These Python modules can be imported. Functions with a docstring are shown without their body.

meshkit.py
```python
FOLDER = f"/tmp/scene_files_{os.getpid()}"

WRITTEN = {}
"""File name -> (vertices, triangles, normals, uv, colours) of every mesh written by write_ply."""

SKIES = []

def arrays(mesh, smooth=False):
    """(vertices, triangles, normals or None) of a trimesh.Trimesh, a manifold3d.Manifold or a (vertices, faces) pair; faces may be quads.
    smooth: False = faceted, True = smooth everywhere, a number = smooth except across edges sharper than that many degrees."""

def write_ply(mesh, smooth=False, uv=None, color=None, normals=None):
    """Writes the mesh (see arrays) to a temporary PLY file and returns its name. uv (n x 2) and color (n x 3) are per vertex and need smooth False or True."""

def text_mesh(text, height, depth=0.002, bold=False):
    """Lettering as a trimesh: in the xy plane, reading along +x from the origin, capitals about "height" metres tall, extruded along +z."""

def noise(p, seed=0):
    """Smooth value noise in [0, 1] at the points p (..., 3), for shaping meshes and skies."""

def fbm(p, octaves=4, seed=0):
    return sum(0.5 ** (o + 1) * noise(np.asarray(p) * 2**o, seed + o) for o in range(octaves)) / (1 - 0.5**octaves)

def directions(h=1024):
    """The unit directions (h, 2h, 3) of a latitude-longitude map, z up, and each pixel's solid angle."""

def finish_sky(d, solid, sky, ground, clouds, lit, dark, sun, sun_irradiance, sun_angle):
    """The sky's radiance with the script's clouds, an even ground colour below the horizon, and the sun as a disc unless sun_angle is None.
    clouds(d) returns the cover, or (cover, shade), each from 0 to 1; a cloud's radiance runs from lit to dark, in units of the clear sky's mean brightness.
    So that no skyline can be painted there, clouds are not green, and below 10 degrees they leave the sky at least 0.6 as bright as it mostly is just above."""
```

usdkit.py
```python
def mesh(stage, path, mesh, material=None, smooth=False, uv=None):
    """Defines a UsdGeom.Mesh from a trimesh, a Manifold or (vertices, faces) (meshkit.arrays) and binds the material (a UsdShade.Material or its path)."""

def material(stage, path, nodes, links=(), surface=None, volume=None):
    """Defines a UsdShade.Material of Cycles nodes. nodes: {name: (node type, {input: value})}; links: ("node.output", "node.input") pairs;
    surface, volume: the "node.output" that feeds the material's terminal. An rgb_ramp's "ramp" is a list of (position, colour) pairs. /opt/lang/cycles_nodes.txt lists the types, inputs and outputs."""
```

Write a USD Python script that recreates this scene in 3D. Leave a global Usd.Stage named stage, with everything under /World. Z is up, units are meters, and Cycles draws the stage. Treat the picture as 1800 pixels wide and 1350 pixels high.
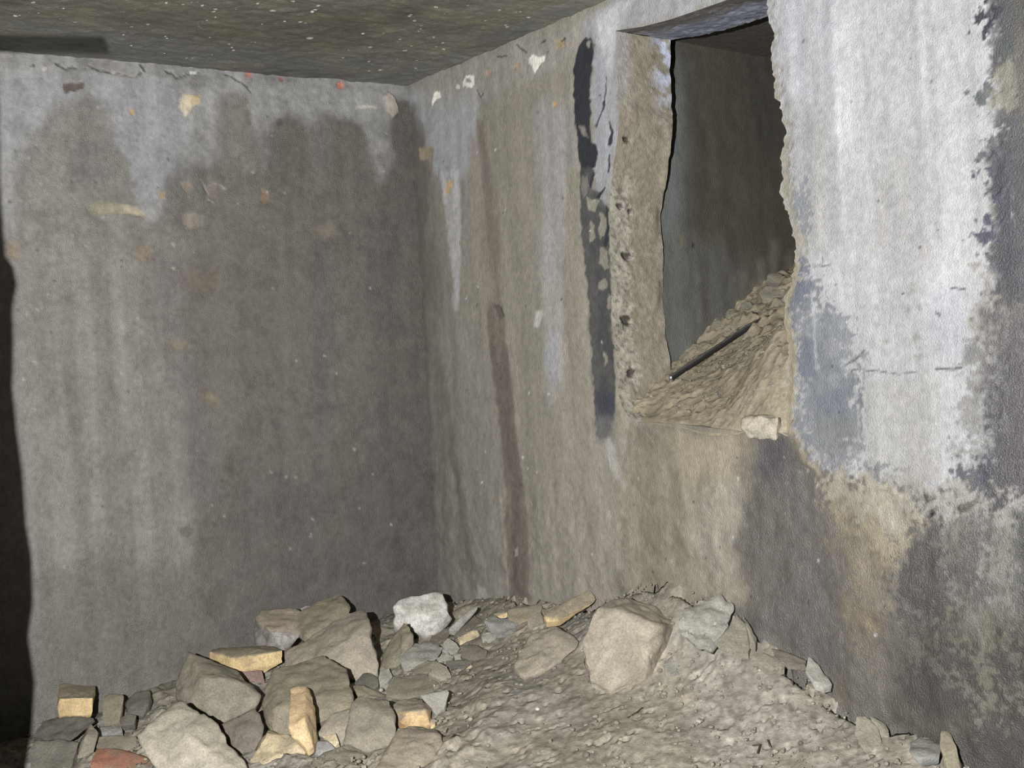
import math, random
import numpy as np, trimesh, usdkit, meshkit, manifold3d
from meshkit import fbm, noise
from pxr import Usd, UsdGeom, UsdLux, UsdShade, Gf, Sdf, Vt
from scipy.interpolate import RBFInterpolator

stage = Usd.Stage.CreateInMemory()
UsdGeom.Xform.Define(stage, '/World')
UsdGeom.Scope.Define(stage, '/World/Looks')
random.seed(5)

# ------------------------------------------------------------------ camera, lamp, exposure
CAM = np.array([0.0, 0.0, 1.05])          # a camera held 1.05 m over the debris floor
FPX, ROLL = 2100.0, 0.06                   # focal length in pixels of the 1800 x 1350 frame; roll in radians
cR, sR = math.cos(ROLL), math.sin(ROLL)
cam = UsdGeom.Camera.Define(stage, '/World/camera')
cam.CreateHorizontalApertureAttr(36.0)
cam.CreateVerticalApertureAttr(27.0)
cam.CreateFocalLengthAttr(36.0 * FPX / 1800)
cam.CreateClippingRangeAttr(Gf.Vec2f(0.02, 100))
cam.CreateExposureAttr(0.90)
cam.AddTransformOp().Set(Gf.Matrix4d(cR, 0, -sR, 0, sR, 0, cR, 0, 0, -1, 0, 0, *CAM, 1))
LAMP = CAM + np.array([-0.34, 0.0, 0.09])  # hand-held lamp left of the camera, the only light in the cellar
KLAMP = 34.0
lamp = UsdLux.SphereLight.Define(stage, '/World/hand_lamp_light')
lamp.CreateRadiusAttr(0.006)
lamp.CreateNormalizeAttr(True)
lamp.CreateIntensityAttr(212.0)
lamp.CreateColorAttr(Gf.Vec3f(1.01, 1.0, 0.985))
shaping = UsdLux.ShapingAPI.Apply(lamp.GetPrim())
shaping.CreateShapingConeAngleAttr(62.0)
shaping.CreateShapingConeSoftnessAttr(0.5)
lamp.AddTranslateOp().Set(Gf.Vec3d(*LAMP))
lamp.AddRotateXOp().Set(88.0)

# ------------------------------------------------------------------ helpers
def ray(px, py):
    x, y = px - 900.0, 675.0 - py
    return np.array([(x * cR + y * sR) / FPX, 1.0, (-x * sR + y * cR) / FPX])

def at(px, py, depth):
    return CAM + ray(px, py) * depth

ZC = 1.146                                  # ceiling above the camera
C0 = np.array([-0.321, 4.5])                # the room's corner, in plan
DL = np.array([-math.sin(1.028), -math.cos(1.028)])   # along the left wall, out of the corner
DR = np.array([math.sin(0.656), -math.cos(0.656)])    # along the right wall, out of the corner
NL = np.array([-DL[1], DL[0]]); NL = NL if NL @ -C0 > 0 else -NL
NR = np.array([-DR[1], DR[0]]); NR = NR if NR @ (CAM[:2] - C0) > 0 else -NR
NL = NL if NL @ (CAM[:2] - C0) > 0 else -NL

def on_wall(px, py, o, d):
    """(distance along the wall, height) where a line of sight meets the vertical plane through o along d"""
    r = ray(px, py)
    m = np.array([[r[0], -d[0]], [r[1], -d[1]]])
    k, a = np.linalg.solve(m, o - CAM[:2])
    return np.array([a, CAM[2] + k * r[2]])

def lin(c):
    c = np.asarray(c, float) / 255
    return np.where(c < 0.04045, c / 12.92, ((c + 0.055) / 1.055) ** 2.4)

def lit(P, n):
    v = LAMP - P
    d = np.linalg.norm(v)
    return max(float(v @ n) / d, 0.15) / d ** 2

def albedo(c, P, n):
    c = np.asarray(c, float); c = c.mean() + (c - c.mean()) * 0.8
    return np.clip(lin(c) / (KLAMP * lit(P, n)), 0.005, 0.86)

used = {}
def numbered(parent, name):
    key = (parent, name)
    used[key] = used.get(key, -1) + 1
    return name if used[key] == 0 else f'{name}_{used[key]:03d}'

def tag(p, label=None, cat=None, group=None, kind=None):
    for k, v in (('label', label), ('category', cat), ('group', group), ('kind', kind)):
        if v:
            p.SetCustomDataByKey(k, v)

def put_mesh(name, mesh, mat, parent='/World', smooth=40, color=None, gloss=None, rough=None):
    path = parent + '/' + numbered(parent, name)
    m = usdkit.mesh(stage, path, mesh, mat, smooth=True if color is not None else smooth)
    if color is not None:
        api = UsdGeom.PrimvarsAPI(m)
        api.CreatePrimvar('paint', Sdf.ValueTypeNames.Color3fArray, 'vertex').Set(Vt.Vec3fArray.FromNumpy(np.asarray(color, np.float32)))
        g = np.zeros(len(color)) if gloss is None else gloss
        api.CreatePrimvar('wet', Sdf.ValueTypeNames.Color3fArray, 'vertex').Set(Vt.Vec3fArray.FromNumpy(np.repeat(np.asarray(g, np.float32)[:, None], 3, 1)))
    return m.GetPrim()

def thing(name, label, cat, loc=(0, 0, 0), group=None):
    path = '/World/' + numbered('/World', name)
    x = UsdGeom.Xform.Define(stage, path)
    tag(x.GetPrim(), label, cat, group)
    return path

def sstep(x, a, b):
    t = np.clip((x - a) / (b - a), 0, 1)
    return t * t * (3 - 2 * t)

def stretch(n):
    return np.clip((n - 0.5) * 1.9 + 0.5, 0, 1)

def sdist(P, poly):
    """signed distance to a closed polygon, positive inside"""
    poly = np.asarray(poly, float)
    d2 = np.full(len(P), 1e9)
    inside = np.zeros(len(P), bool)
    for a, b in zip(poly, np.roll(poly, -1, 0)):
        e = b - a
        w = P - a
        t = np.clip((w @ e) / max(e @ e, 1e-12), 0, 1)
        q = w - t[:, None] * e
        d2 = np.minimum(d2, (q * q).sum(1))
        c = (a[1] > P[:, 1]) != (b[1] > P[:, 1])
        with np.errstate(divide='ignore', invalid='ignore'):
            xi = (b[0] - a[0]) * (P[:, 1] - a[1]) / (b[1] - a[1]) + a[0]
        inside ^= c & (P[:, 0] < xi)
    d = np.sqrt(d2)
    return np.where(inside, d, -d)

def ldist(P, line, w):
    """distance to an open polyline minus its (varying) half width, negative outside"""
    line = np.asarray(line, float)
    best = np.full(len(P), 1e9)
    n = len(line) - 1
    for i in range(n):
        a, b = line[i], line[i + 1]
        e = b - a
        v = P - a
        t = np.clip((v @ e) / max(e @ e, 1e-12), 0, 1)
        q = v - t[:, None] * e
        ww = w[0] + (w[1] - w[0]) * (i + t) / n
        best = np.minimum(best, np.sqrt((q * q).sum(1)) - ww)
    return -best

# ------------------------------------------------------------------ materials
def painted(name, grain=0.20, bump=0.5, rough_dry=0.75, rough_wet=0.34, fine=130.0, spec=0.45, glint=0.35, sc=(1, 1, 1), lumps=0.006):
    """a wall or earth material: the stains come from the mesh, grain and relief from noise"""
    return usdkit.material(stage, '/World/Looks/' + name, {
        'g': ('geometry', {}),
        'mp': ('mapping', {'scale': sc}),
        'paint': ('attribute', {'attribute': 'paint'}),
        'wet': ('attribute', {'attribute': 'wet'}),
        'n1': ('noise_texture', {'scale': 70.0, 'detail': 6.0, 'roughness': 0.75}),
        'r1': ('map_range', {'from_min': 0.3, 'from_max': 0.7, 'to_min': 1 - grain, 'to_max': 1 + grain}),
        'mul': ('mix_color', {'blend_type': 'multiply', 'fac': 1.0, 'use_clamp': False}),
        'n2': ('noise_texture', {'scale': fine, 'detail': 4.0, 'roughness': 0.7}),
        'n3': ('noise_texture', {'scale': 28.0, 'detail': 3.0, 'roughness': 0.6}),
        'v': ('noise_texture', {'scale': 260.0, 'detail': 2.0, 'roughness': 0.6}),
        'b3': ('bump', {'strength': bump, 'distance': lumps}),
        'b2': ('bump', {'strength': bump, 'distance': 0.003}),
        'b1': ('bump', {'strength': glint, 'distance': 0.0035}),
        'ro': ('map_range', {'from_min': 0.0, 'from_max': 1.0, 'to_min': rough_dry, 'to_max': rough_wet}),
        'sp': ('map_range', {'from_min': 0.0, 'from_max': 1.0, 'to_min': 0.15, 'to_max': spec}),
        'p': ('principled_bsdf', {}),
    }, [('g.position', 'mp.vector'), ('mp.vector', 'n1.vector'), ('mp.vector', 'n2.vector'), ('g.position', 'n3.vector'), ('g.position', 'v.vector'),
        ('n1.fac', 'r1.value'), ('paint.color', 'mul.a'), ('r1.result', 'mul.b'), ('mul.result', 'p.base_color'),
        ('n3.fac', 'b3.height'), ('n2.fac', 'b2.height'), ('b3.normal', 'b2.normal'), ('v.fac', 'b1.height'), ('b2.normal', 'b1.normal'), ('b1.normal', 'p.normal'),
        ('wet.fac', 'ro.value'), ('ro.result', 'p.roughness'), ('wet.fac', 'sp.value'), ('sp.result', 'p.specular_ior_level')], surface='p.BSDF')

def stone_mat(name, c1, c2, dust=(0.30, 0.29, 0.26), dusty=0.5, scale=16.0, bump=0.6, rough=0.8, e=0.055):
    e = e * 0.72
    sat = lambda c: np.mean(c) + (np.asarray(c, float) - np.mean(c)) * 0.78
    c1, c2 = (np.clip(lin(sat(c)) / (KLAMP * e), 0.01, 0.85) for c in (c1, c2))
    dust = np.clip(lin(dust) / (KLAMP * e), 0.01, 0.85) if max(dust) > 1 else dust
    return usdkit.material(stage, '/World/Looks/' + name, {
        'g': ('geometry', {}),
        'n1': ('noise_texture', {'scale': scale, 'detail': 6.0, 'roughness': 0.62, 'distortion': 0.4}),
        'm1': ('map_range', {'from_min': 0.36, 'from_max': 0.64, 'to_min': 0.0, 'to_max': 1.0, 'clamp': True}),
        'mix': ('mix_color', {'a': c1, 'b': c2}),
        's': ('separate_xyz', {}),
        'n4': ('noise_texture', {'scale': 30.0, 'detail': 5.0, 'roughness': 0.7}),
        'ad': ('math', {'math_type': 'multiply_add', 'value2': 0.9, 'value3': -0.40}),
        'su': ('math', {'math_type': 'add'}),
        'd': ('map_range', {'from_min': 0.35, 'from_max': 0.75, 'to_min': 0.0, 'to_max': dusty, 'clamp': True}),
        'mix2': ('mix_color', {'b': dust}),
        'n5': ('noise_texture', {'scale': 170.0, 'detail': 3.0, 'roughness': 0.7}),
        'gr': ('map_range', {'from_min': 0.3, 'from_max': 0.7, 'to_min': 0.72, 'to_max': 1.25}),
        'mul': ('mix_color', {'blend_type': 'multiply', 'fac': 1.0, 'use_clamp': False}),
        'b1': ('bump', {'strength': bump, 'distance': 0.004}),
        'b2': ('bump', {'strength': bump, 'distance': 0.002}),
        'p': ('principled_bsdf', {'roughness': rough, 'specular_ior_level': 0.25}),
    }, [('g.position', 'n1.vector'), ('g.position', 'n4.vector'), ('g.position', 'n5.vector'), ('n1.fac', 'm1.value'), ('m1.result', 'mix.fac'),
        ('g.normal', 's.vector'), ('n4.fac', 'ad.value1'), ('ad.value', 'su.value1'), ('s.z', 'su.value2'), ('su.value', 'd.value'), ('d.result', 'mix2.fac'), ('mix.result', 'mix2.a'),
        ('n5.fac', 'gr.value'), ('mix2.result', 'mul.a'), ('gr.result', 'mul.b'), ('mul.result', 'p.base_color'),
        ('n4.fac', 'b1.height'), ('n5.fac', 'b2.height'), ('b1.normal', 'b2.normal'), ('b2.normal', 'p.normal')], surface='p.BSDF')

M_WALL = painted('wall_plaster', grain=0.17, bump=0.5, sc=(1, 1, 0.7), lumps=0.002, glint=1.0, fine=190.0, spec=0.5, rough_wet=0.34)
M_CEIL = painted('ceiling_concrete', grain=0.25, bump=0.7, rough_wet=0.4)
M_JAMB = painted('broken_concrete', grain=0.25, bump=0.7, lumps=0.004, rough_wet=0.35)
M_EARTH = painted('trodden_earth', grain=0.36, bump=0.65, lumps=0.004, fine=170.0, rough_dry=0.85, rough_wet=0.6, spec=0.25, glint=0.2)

# ------------------------------------------------------------------ stained surfaces
class Wall:
    """a vertical plane with stains: o + a * d in plan, z up; n points into the room"""
    def __init__(self, o, d, n, a, z):
        self.o, self.d, self.n2 = o, d, n
        self.n = np.array([n[0], n[1], 0.0])
        A, Z = np.meshgrid(a, z)
        self.shape = A.shape
        self.P = np.c_[A.ravel(), Z.ravel()]
        q = np.c_[self.P, np.zeros(len(self.P))]
        self.w1 = np.c_[fbm(q * 14, 3, 1), fbm(q * 14, 3, 9)] - 0.5       # ragged outlines: 7 cm and 2 cm
        self.w2 = np.c_[fbm(q * 55, 2, 3), fbm(q * 55, 2, 7)] - 0.5
        self.fine = stretch(fbm(q * 90, 3, 21))
        self.mid = stretch(fbm(q * 22, 4, 25))
        self.big = stretch(fbm(q * 5, 4, 31))
        self.run = stretch(fbm(q * np.array([26, 1.6, 1]), 4, 41))        # runs down the wall
        self.col = np.zeros((len(self.P), 3))
        self.wet = np.zeros(len(self.P))
        self.h = np.zeros(len(self.P))

    def uv(self, pts):
        return np.array([on_wall(x, y, self.o, self.d) for x, y in pts])

    def alb(self, c, uv):
        a, z = np.mean(uv, 0)
        p = self.o + a * self.d
        return albedo(c, np.array([p[0], p[1], z]), self.n)

    def fill(self, c, where):
        self.col[:] = self.alb(c, self.uv([where]))

    def mask(self, uv, soft, jag, jag2, line=None, thr=0.0):
        lo, hi = np.min(uv, 0) - soft - jag - 0.06, np.max(uv, 0) + soft + jag + 0.06
        i = np.nonzero(((self.P > lo) & (self.P < hi)).all(1))[0]
        Q = self.P[i] + self.w1[i] * 2 * jag + self.w2[i] * 2 * jag2
        s = sdist(Q, uv) if line is None else ldist(Q, uv, line)
        if thr:
            s = s + (self.fine[i] - 0.5) * thr + (self.mid[i] - 0.5) * thr * 0.8
        return i, sstep(s, -soft, soft)

    def put(self, pts, c, soft=0.012, jag=0.02, jag2=0.006, op=1.0, wet=None, h=0.0, tex=None, amt=0.0, line=None, thr=0.0, add=None):
        uv = self.uv(pts)
        i, m = self.mask(uv, soft, jag, jag2, line, thr)
        m = m * op
        if tex is not None:
            m = m * np.clip(1 - amt + amt * 1.6 * getattr(self, tex)[i], 0, 1)
        if c is not None:
            self.col[i] += (self.alb(c, uv) - self.col[i]) * m[:, None]
        if wet is not None:
            self.wet[i] += (wet - self.wet[i]) * m
        self.h[i] += h * m
        return i, m

    def points(self, P=None, h=None):
        P = self.P if P is None else P
        h = self.h if h is None else h
        xy = self.o + P[:, :1] * self.d + h[:, None] * self.n2
        return np.c_[xy, P[:, 1]]

    def faces(self):
        r, c = self.shape
        k = np.arange(r * c).reshape(r, c)
        q = np.stack([k[:-1, :-1], k[:-1, 1:], k[1:, 1:], k[1:, :-1]], -1).reshape(-1, 4)
        f = np.vstack([q[:, [0, 1, 2]], q[:, [0, 2, 3]]])
        v = self.points()
        n = np.cross(v[f[0, 1]] - v[f[0, 0]], v[f[0, 2]] - v[f[0, 0]])
        return f if n @ self.n > 0 else f[:, ::-1]

ZB, ZT = CAM[2] - 1.25, CAM[2] + ZC

# ---- left wall
A = np.concatenate([np.arange(-0.02, 1.72, 0.0052), np.linspace(1.73, 5.2, 60)])
Z = np.concatenate([np.linspace(ZB, CAM[2] - 1.05, 12)[:-1], np.arange(CAM[2] - 1.05, ZT + 0.03, 0.0052)])
L = Wall(C0, DL, NL, A, Z)
L.fill((122, 117, 109), (330, 650))
L.wet[:] = 0.75
# the pale limewash left at the top, with tongues between the damp runs
L.put([(-60, 60), (760, 130), (715, 175), (700, 190), (690, 290), (668, 330), (646, 262), (632, 222), (600, 205), (578, 205), (572, 290), (560, 330), (549, 262), (536, 222), (512, 205), (488, 214),
       (478, 262), (462, 305), (446, 255), (430, 172), (404, 158), (388, 205), (392, 268), (372, 292), (345, 300), (300, 352), (262, 396), (228, 340), (214, 250), (186, 192), (148, 168), (100, 184), (62, 232), (40, 285), (22, 420), (-60, 470)],
      (146, 145, 143), soft=0.018, jag=0.02, wet=0.35, tex='mid', amt=0.35)
L.put([(40, 130), (330, 140), (330, 250), (300, 330), (250, 340), (220, 240), (160, 160), (60, 200), (0, 260), (0, 140)], (152, 154, 160), soft=0.05, jag=0.04, op=0.75, tex='big', amt=0.7)
L.put([(200, 180), (300, 180), (330, 300), (270, 370), (215, 280)], (150, 152, 158), soft=0.04, jag=0.03, op=0.6, tex='mid', amt=0.6)
L.put([(-40, 140), (90, 150), (60, 230), (0, 250)], (154, 155, 160), soft=0.05, jag=0.03, op=0.7, tex='mid', amt=0.5)
L.put([(430, 150), (700, 160), (690, 200), (560, 210), (440, 190)], (144, 143, 139), soft=0.03, jag=0.03, op=0.7, tex='mid', amt=0.4)
# damp, darker plaster running down from the ceiling
dark = (94, 89, 82)
L.put([(470, 210), (505, 192), (545, 215), (585, 200), (632, 215), (660, 330), (700, 185), (760, 180), (800, 1100), (330, 1200), (360, 900), (330, 700), (320, 480), (345, 330), (420, 300)], dark, soft=0.05, jag=0.04, op=0.85, tex='run', amt=0.35, wet=0.8)
L.put([(480, 215), (508, 200), (538, 222), (540, 300), (520, 420), (490, 400), (474, 300)], (96, 92, 84), soft=0.02, jag=0.015, op=0.8)
L.put([(574, 206), (602, 206), (632, 225), (650, 330), (640, 560), (580, 560), (566, 330)], (95, 91, 84), soft=0.02, jag=0.015, op=0.8)
L.put([(686, 180), (705, 172), (760, 172), (790, 1090), (690, 1090), (668, 700), (660, 360), (690, 300)], (80, 76, 70), soft=0.025, jag=0.02, op=0.85, tex='run', amt=0.3)
L.put([(380, 180), (420, 160), (436, 200), (450, 300), (400, 300), (386, 240)], (118, 114, 107), soft=0.02, jag=0.012, op=0.8)
L.put([(96, 184), (150, 168), (190, 196), (212, 262), (210, 340), (140, 360), (60, 330), (66, 240)], (132, 129, 123), soft=0.03, jag=0.03, op=0.75)
L.put([(300, 300), (420, 280), (440, 330), (420, 420), (330, 420), (295, 360)], (108, 104, 97), soft=0.03, jag=0.03, op=0.8)
L.put([(245, 420), (320, 470), (320, 560), (350, 720), (380, 860), (330, 900), (300, 700), (262, 560)], (108, 102, 98), soft=0.03, jag=0.03, op=0.85, tex='mid', amt=0.3)
L.put([(540, 430), (575, 420), (580, 640), (560, 900), (540, 900), (548, 640)], (88, 84, 80), soft=0.02, jag=0.02, op=0.65, tex='run', amt=0.4)
L.put([(640, 380), (664, 380), (668, 700), (700, 1060), (650, 1060), (640, 700)], (86, 82, 77), soft=0.02, jag=0.015, op=0.6)
L.put([(360, 860), (760, 830), (780, 1080), (400, 1130), (330, 1020)], (88, 82, 76), soft=0.07, jag=0.05, op=0.7, tex='big', amt=0.3)
L.put([(40, 400), (250, 440), (290, 700), (330, 900), (330, 1000), (80, 1000), (30, 800)], (132, 129, 121), soft=0.07, jag=0.04, op=0.75, tex='run', amt=0.5, wet=1.0)
L.put([(20, 250), (100, 330), (210, 380), (230, 470), (60, 470), (10, 380)], (134, 132, 124), soft=0.05, jag=0.03, op=0.7, tex='mid', amt=0.4)
L.put([(60, 1000), (360, 1000), (330, 1200), (80, 1290)], (106, 103, 94), soft=0.07, jag=0.04, op=0.7, tex='mid', amt=0.3)
for x, w in ((206, 10), (236, 7), (420, 9), (505, 8), (604, 7), (622, 8), (470, 7), (150, 8)):   # single thin runs
    L.put([(x - w, 380), (x + w, 380), (x + w + 30, 950), (x - w + 30, 950)], (92, 88, 83) if x > 300 else (142, 139, 131), soft=0.016, jag=0.015, op=0.5, tex='run', amt=0.6)
# patches where the skin has come off, and bits of brick in the plaster
def patch(W, pts, c, rim=None, soft=0.003, jag=0.008, jag2=0.005, h=-0.003, op=0.95, wet=0.3, **k):
    W.put(pts, c, soft=soft, jag=jag, jag2=jag2, h=h, op=op, wet=wet, tex='mid', amt=0.25, **k)
patch(L, [(152, 372), (165, 358), (182, 351), (200, 358), (226, 360), (252, 370), (250, 379), (215, 376), (160, 379)], (158, 152, 126))
patch(L, [(208, 361), (228, 360), (254, 372), (250, 380), (220, 374)], (182, 170, 142), soft=0.004)
patch(L, [(314, 172), (322, 164), (350, 166), (353, 178), (340, 185), (334, 198), (324, 204), (316, 190)], (206, 190, 160), h=0.004)
patch(L, [(335, 164), (352, 166), (352, 178), (338, 182)], (200, 172, 124), op=0.8)
patch(L, [(111, 146), (147, 144), (148, 158), (126, 161), (111, 166)], (96, 82, 70), jag=0.003)
patch(L, [(228, 190), (236, 192), (236, 203), (229, 200)], (196, 160, 110), jag=0.004)
for x, y, r, c in ((437, 131, 5, (196, 120, 95)), (496, 139, 4, (180, 105, 88)), (600, 150, 6, (200, 118, 92)), (285, 344, 6, (176, 150, 112)), (232, 198, 4, (196, 160, 110))):
    patch(L, [(x - r, y - r * 0.8), (x + r, y - r), (x + r * 0.9, y + r * 0.8), (x - r * 0.8, y + r)], c, jag=0.003, jag2=0.003)
patch(L, [(318, 322), (332, 320), (338, 332), (326, 338), (316, 330)], (142, 128, 110))
patch(L, [(322, 380), (340, 374), (358, 382), (356, 400), (335, 405), (322, 396)], (140, 130, 117))
patch(L, [(352, 316), (366, 312), (384, 324), (402, 318), (398, 332), (380, 345), (372, 352), (362, 340)], (124, 115, 108), h=-0.005)
L.put([(354, 315), (362, 330), (368, 350), (374, 357)], (164, 152, 142), soft=0.002, jag=0.006, line=(0.0025, 0.003), h=0.002)
L.put([(370, 322), (388, 324), (396, 333)], (158, 148, 138), soft=0.002, jag=0.006, line=(0.002, 0.002), h=0.002)
patch(L, [(458, 332), (474, 340), (474, 354), (462, 358), (456, 346)], (146, 118, 96))
patch(L, [(240, 432), (262, 428), (270, 452), (250, 462), (238, 450)], (142, 124, 104), soft=0.012)
patch(L, [(318, 485), (352, 475), (392, 470), (380, 510), (350, 520), (322, 500)], (118, 104, 92), soft=0.015, op=0.8)
patch(L, [(12, 428), (34, 430), (34, 452), (12, 450)], (150, 134, 112), soft=0.012)
patch(L, [(296, 602), (330, 600), (338, 614), (310, 616)], (132, 120, 102), soft=0.012)
patch(L, [(350, 685), (380, 690), (388, 712), (362, 712)], (130, 117, 97), soft=0.02)
patch(L, [(556, 404), (580, 395), (594, 412), (570, 422)], (128, 114, 100), soft=0.02)
patch(L, [(640, 184), (662, 186), (664, 190), (626, 190), (628, 186)], (176, 172, 162), jag=0.004, h=0.002)
patch(L, [(674, 172), (682, 163), (694, 172), (702, 196), (690, 204), (678, 190)], (160, 150, 136), h=0.012)
patch(L, [(490, 204), (500, 214), (492, 222), (486, 212)], (70, 67, 62), op=0.7)
patch(L, [(370, 1036), (385, 1025), (402, 1040), (400, 1075), (385, 1090), (370, 1080), (364, 1055)], (88, 83, 76), soft=0.012, op=0.45, h=-0.006)
patch(L, [(312, 928), (330, 924), (342, 936), (330, 946), (318, 942)], (96, 91, 84), soft=0.004, op=0.7, h=-0.004)
patch(L, [(395, 820), (410, 815), (416, 832), (402, 836)], (84, 80, 74), soft=0.012, op=0.7)
# the crumbly rim under the ceiling
for pts in ([(160, 118), (172, 124), (200, 126), (240, 134), (250, 128)], [(97, 110), (115, 118), (140, 116)], [(294, 124), (310, 134), (330, 132), (350, 128)], [(398, 128), (430, 150), (440, 165)], [(250, 112), (256, 124), (244, 130)]):
    L.put(pts, (66, 63, 58), soft=0.002, jag=0.01, jag2=0.006, line=(0.003, 0.0015), h=-0.008, op=0.9)
L.put([(198, 127), (215, 131), (238, 134)], (176, 170, 150), soft=0.002, jag=0.008, line=(0.003, 0.002))
L.put([(334, 124), (347, 124), (344, 131), (336, 130)], (215, 215, 210), soft=0.002, jag=0.002)
L.put([(74, 121), (80, 118), (82, 124), (76, 127)], (196, 192, 180), soft=0.002, jag=0.002)
L.put([(52, 115), (64, 113), (62, 118)], (40, 38, 36), soft=0.002, jag=0.002)
L.put([(842 / 3, 990 / 3), (846 / 3, 990 / 3)], (60, 56, 52), soft=0.002, line=(0.002, 0.002))
rs = np.random.default_rng(11)
for _ in range(110):                                                       # specks of lime and soot
    x, y = rs.uniform(0, 700), rs.uniform(170, 1000)
    r = rs.uniform(0.0022, 0.0045)
    L.put([(x, y), (x + rs.uniform(-2, 2), y + rs.uniform(-2, 2))], (176, 172, 164) if rs.random() < 0.6 else (72, 68, 62), soft=0.0025, jag=0, jag2=0.003, line=(r, r), op=0.7)
L.col *= (1 + 0.22 * (L.mid - 0.5) + 0.26 * (L.fine - 0.5) + 0.24 * (L.run - 0.5) + 0.12 * (L.big - 0.5))[:, None]
q = np.c_[L.P, np.zeros(len(L.P))]
L.h += (fbm(q * 7, 4, 61) - 0.5) * 0.010 + (fbm(q * 40, 3, 62) - 0.5) * 0.0025
L.h += -0.012 * sstep(L.P[:, 1], ZT - 0.05, ZT) * (fbm(q * 18, 3, 64))
tag(put_mesh('wall_left', (L.points(), L.faces()), M_WALL, color=L.col, gloss=L.wet), kind='structure', label='damp grey plaster wall with dark runs and pale limewash along the top')

# ---- right wall with the broken hatch
A = np.concatenate([np.arange(-0.02, 2.56, 0.0046), np.linspace(2.57, 5.2, 50)])
Z = np.concatenate([np.linspace(ZB, CAM[2] - 1.0, 14)[:-1], np.arange(CAM[2] - 1.0, ZT + 0.03, 0.0046)])
R = Wall(C0, DR, NR, A, Z)
HOLE_L = [(1082, 54), (1084, 100), (1086, 150), (1089, 200), (1087, 235), (1079, 290), (1073, 340), (1072, 390), (1072, 440), (1076, 500), (1075, 560), (1081, 610), (1086, 650), (1087, 690), (1094, 715), (1112, 742)]
HOLE_B = [(1150, 742), (1200, 746), (1250, 752), (1300, 758), (1345, 760), (1384, 761)]
HOLE_R = [(1383, 736), (1384, 700), (1383, 645), (1389, 605), (1381, 572), (1378, 547), (1381, 522), (1394, 497), (1392, 486), (1397, 467), (1398, 440), (1397, 420), (1391, 400), (1386, 380), (1376, 352), (1372, 336), (1378, 312), (1374, 292), (1371, 276), (1380, 256), (1382, 232), (1376, 205), (1373, 188), (1375, 179), (1366, 176), (1360, 164), (1361, 148), (1362, 130), (1357, 105), (1356, 80), (1360, 60), (1353, 36), (1350, 15), (1346, -12), (1340, -30)]
def jagged(pts, step, amp, seed):
    p = np.array(pts, float)
    l = np.r_[0, np.cumsum(np.linalg.norm(np.diff(p, axis=0), axis=1))]
    t = np.arange(0, l[-1], step)
    g = np.random.default_rng(seed)
    x = np.interp(t, l, p[:, 0]) + amp * 2 * (fbm(np.c_[t / 11, t * 0, t * 0], 3, seed) - 0.5) + g.normal(0, amp * 0.22, len(t))
    y = np.interp(t, l, p[:, 1])
    return [tuple(q) for q in np.c_[x, y][:-1]] + [tuple(p[-1])]
HOLE_R = jagged(HOLE_R, 4, 4.5, 16)
HOLE = R.uv(HOLE_L + HOLE_B + HOLE_R + [(1290, -4), (1230, 17), (1180, 34), (1130, 47)])
R.fill((146, 140, 127), (980, 700))
R.wet[:] = 0.35
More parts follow.
